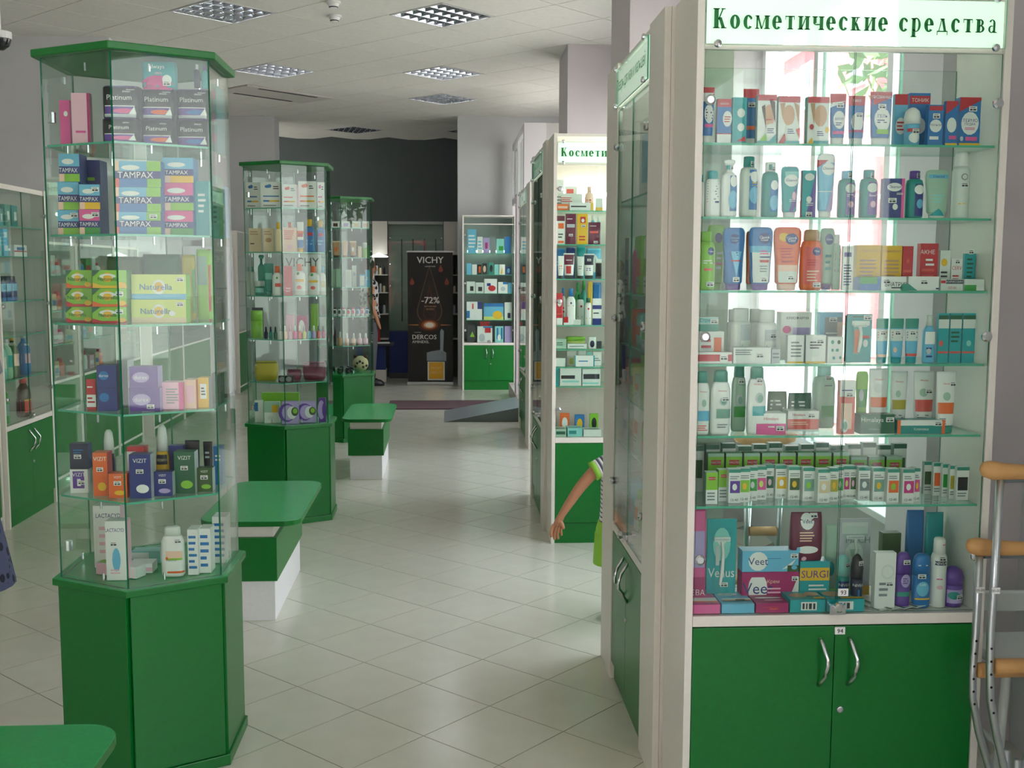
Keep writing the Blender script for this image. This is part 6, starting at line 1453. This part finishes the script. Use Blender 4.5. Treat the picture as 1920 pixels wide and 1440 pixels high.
def adult(x, y, rz, hgt, lbl, top, low, skirt=False, hair='3a2a20', shirt_dec=None):
    p = empty('person', (x, y, 0), rz); s = hgt/1.7
    def q(a, b_, c): return (a*s, b_*s, c*s)
    ch = [(None, q(0, 0, .95), (.15*s, .11*s)), (0, q(0, 0, 1.12), (.125*s, .10*s)), (1, q(0, 0, 1.32), (.15*s, .10*s)), (2, q(0, 0, 1.44), .055*s), (3, q(0, -.01, 1.50), .05*s), (4, q(0, -.015, 1.56), (.07*s, .08*s)), (5, q(0, -.012, 1.62), (.075*s, .09*s)), (6, q(0, -.01, 1.67), (.055*s, .06*s))]
    for sg in (-1, 1):
        n = len(ch); ch += [(2, q(sg*.16, 0, 1.38), .05*s), (n, q(sg*.19, .02, 1.22), .042*s), (n+1, q(sg*.20, .02, 1.10), .036*s), (n+2, q(sg*.19, -.04, .96), .03*s), (n+3, q(sg*.18, -.07, .87), .022*s), (n+4, q(sg*.175, -.09, .82), (.024*s, .014*s))]
        for j in range(4): ch.append((n+5, q(sg*.175-.02+.014*j, -.105-.004*j, .77), .0085*s))
        ch.append((n+5, q(sg*.15, -.11, .82), .009*s))
    for sg in (-1, 1):
        n = len(ch); ch += [(0, q(sg*.09, 0, .84), .095*s), (n, q(sg*.095, 0, .55), .065*s), (n+1, q(sg*.095, 0, .46), .055*s), (n+2, q(sg*.095, .02, .15), .038*s), (n+3, q(sg*.095, 0, .06), .035*s), (n+4, q(sg*.1, -.12, .035), .03*s)]
    body('body', ch, p, SKIN)
    b = MB(); ell(b, q(0, .015, 1.625), q(.088, .1, .1), mat(hair, .7)); b.build('hair', p, smooth=True)
    for sg in (-1, 1): ell(MB(), q(sg*.03, -.092, 1.60), q(.011, .008, .008), cm('K')).build('eye', p); ell(MB(), q(sg*.082, 0, 1.59), q(.01, .018, .028), SKIN).build('ear', p, smooth=True)
    ell(MB(), q(0, -.105, 1.575), q(.012, .016, .02), SKIN).build('nose', p, smooth=True); ell(MB(), q(0, -.09, 1.54), q(.022, .008, .006), mat('a85a50', .5)).build('mouth', p)
    b = MB(); b.rings([[(x_, y_, z*s) for x_, y_ in sup(2*a*s, 2*c*s, 2.3, 20)] for z, a, c in ((.92, .185, .145), (1.0, .17, .13), (1.12, .15, .12), (1.3, .18, .125), (1.39, .17, .11), (1.44, .08, .075))], top)
    b.build('blouse', p, smooth=True)
    for sg in (-1, 1): MB().tube([q(sg*.10, 0, 1.405), q(sg*.155, 0, 1.375), q(sg*.20, .018, 1.2)], [.06*s, .078*s, .062*s], top, 14).build('sleeve', p, smooth=True)
    if skirt:
        b = MB(); R = []
        for z, a in ((.47, .275), (.6, .25), (.8, .21), (.96, .165)): R.append([(x_*(1+.03*math.sin(6*i)), y_, z*s) for i, (x_, y_) in enumerate(sup(2*a*s, 1.7*a*s, 2.1, 28))])
        b.rings(R, low, closed=False); b.build('skirt', p, smooth=True)
    else:
        b = MB(); b.rings([[(x_, y_, z*s) for x_, y_ in sup(2*a*s, 2*c*s, 2.2, 20)] for z, a, c in ((.8, .18, .13), (.95, .17, .13))], low)
        for sg in (-1, 1): b.tube([q(sg*.09, 0, .86), q(sg*.095, 0, .5), q(sg*.095, .02, .09)], [.105*s, .08*s, .07*s], low, 14)
        b.build('trousers', p, smooth=True)
    for sg in (-1, 1): b = MB(); b.rings([[(sg*.1*s+x_, y_-.05*s, zz) for x_, y_ in sup(w_, d_, 2.6)] for zz, w_, d_ in ((.0, .09, .25), (.04, .092, .25), (.08, .07, .14))], cm('K')); b.build('shoe', p, smooth=True)
    tag(p, lbl, 'person'); return p
def pattern(name, c0, c1, scale):
    m = bpy.data.materials.new(name); m.use_nodes = True; N = m.node_tree; b = N.nodes['Principled BSDF']; b.inputs['Roughness'].default_value = .85
    t = N.nodes.new('ShaderNodeTexCoord'); v = N.nodes.new('ShaderNodeTexVoronoi'); v.inputs['Scale'].default_value = scale; r = N.nodes.new('ShaderNodeValToRGB'); r.color_ramp.interpolation = 'CONSTANT'
    r.color_ramp.elements[0].color = srgb(c0); r.color_ramp.elements[1].color = srgb(c1); r.color_ramp.elements[1].position = .42
    N.links.new(t.outputs['Object'], v.inputs['Vector']); N.links.new(v.outputs['Distance'], r.inputs[0]); N.links.new(r.outputs[0], b.inputs['Base Color']); return m
adult(-1.742, 3.72, .6, 1.66, 'person in a dark blue patterned skirt, only the hem in view at left', mat('8a8a92', .8), pattern('patterned_skirt', '14162c', '4a5070', 26), skirt=True)
adult(-1.02, 14.55, PI*.6, 1.66, 'person in black and white patterned blouse and grey trousers near the desk', pattern('patterned_blouse', '101010', 'd8d8d8', 16), mat('585c60', .8))
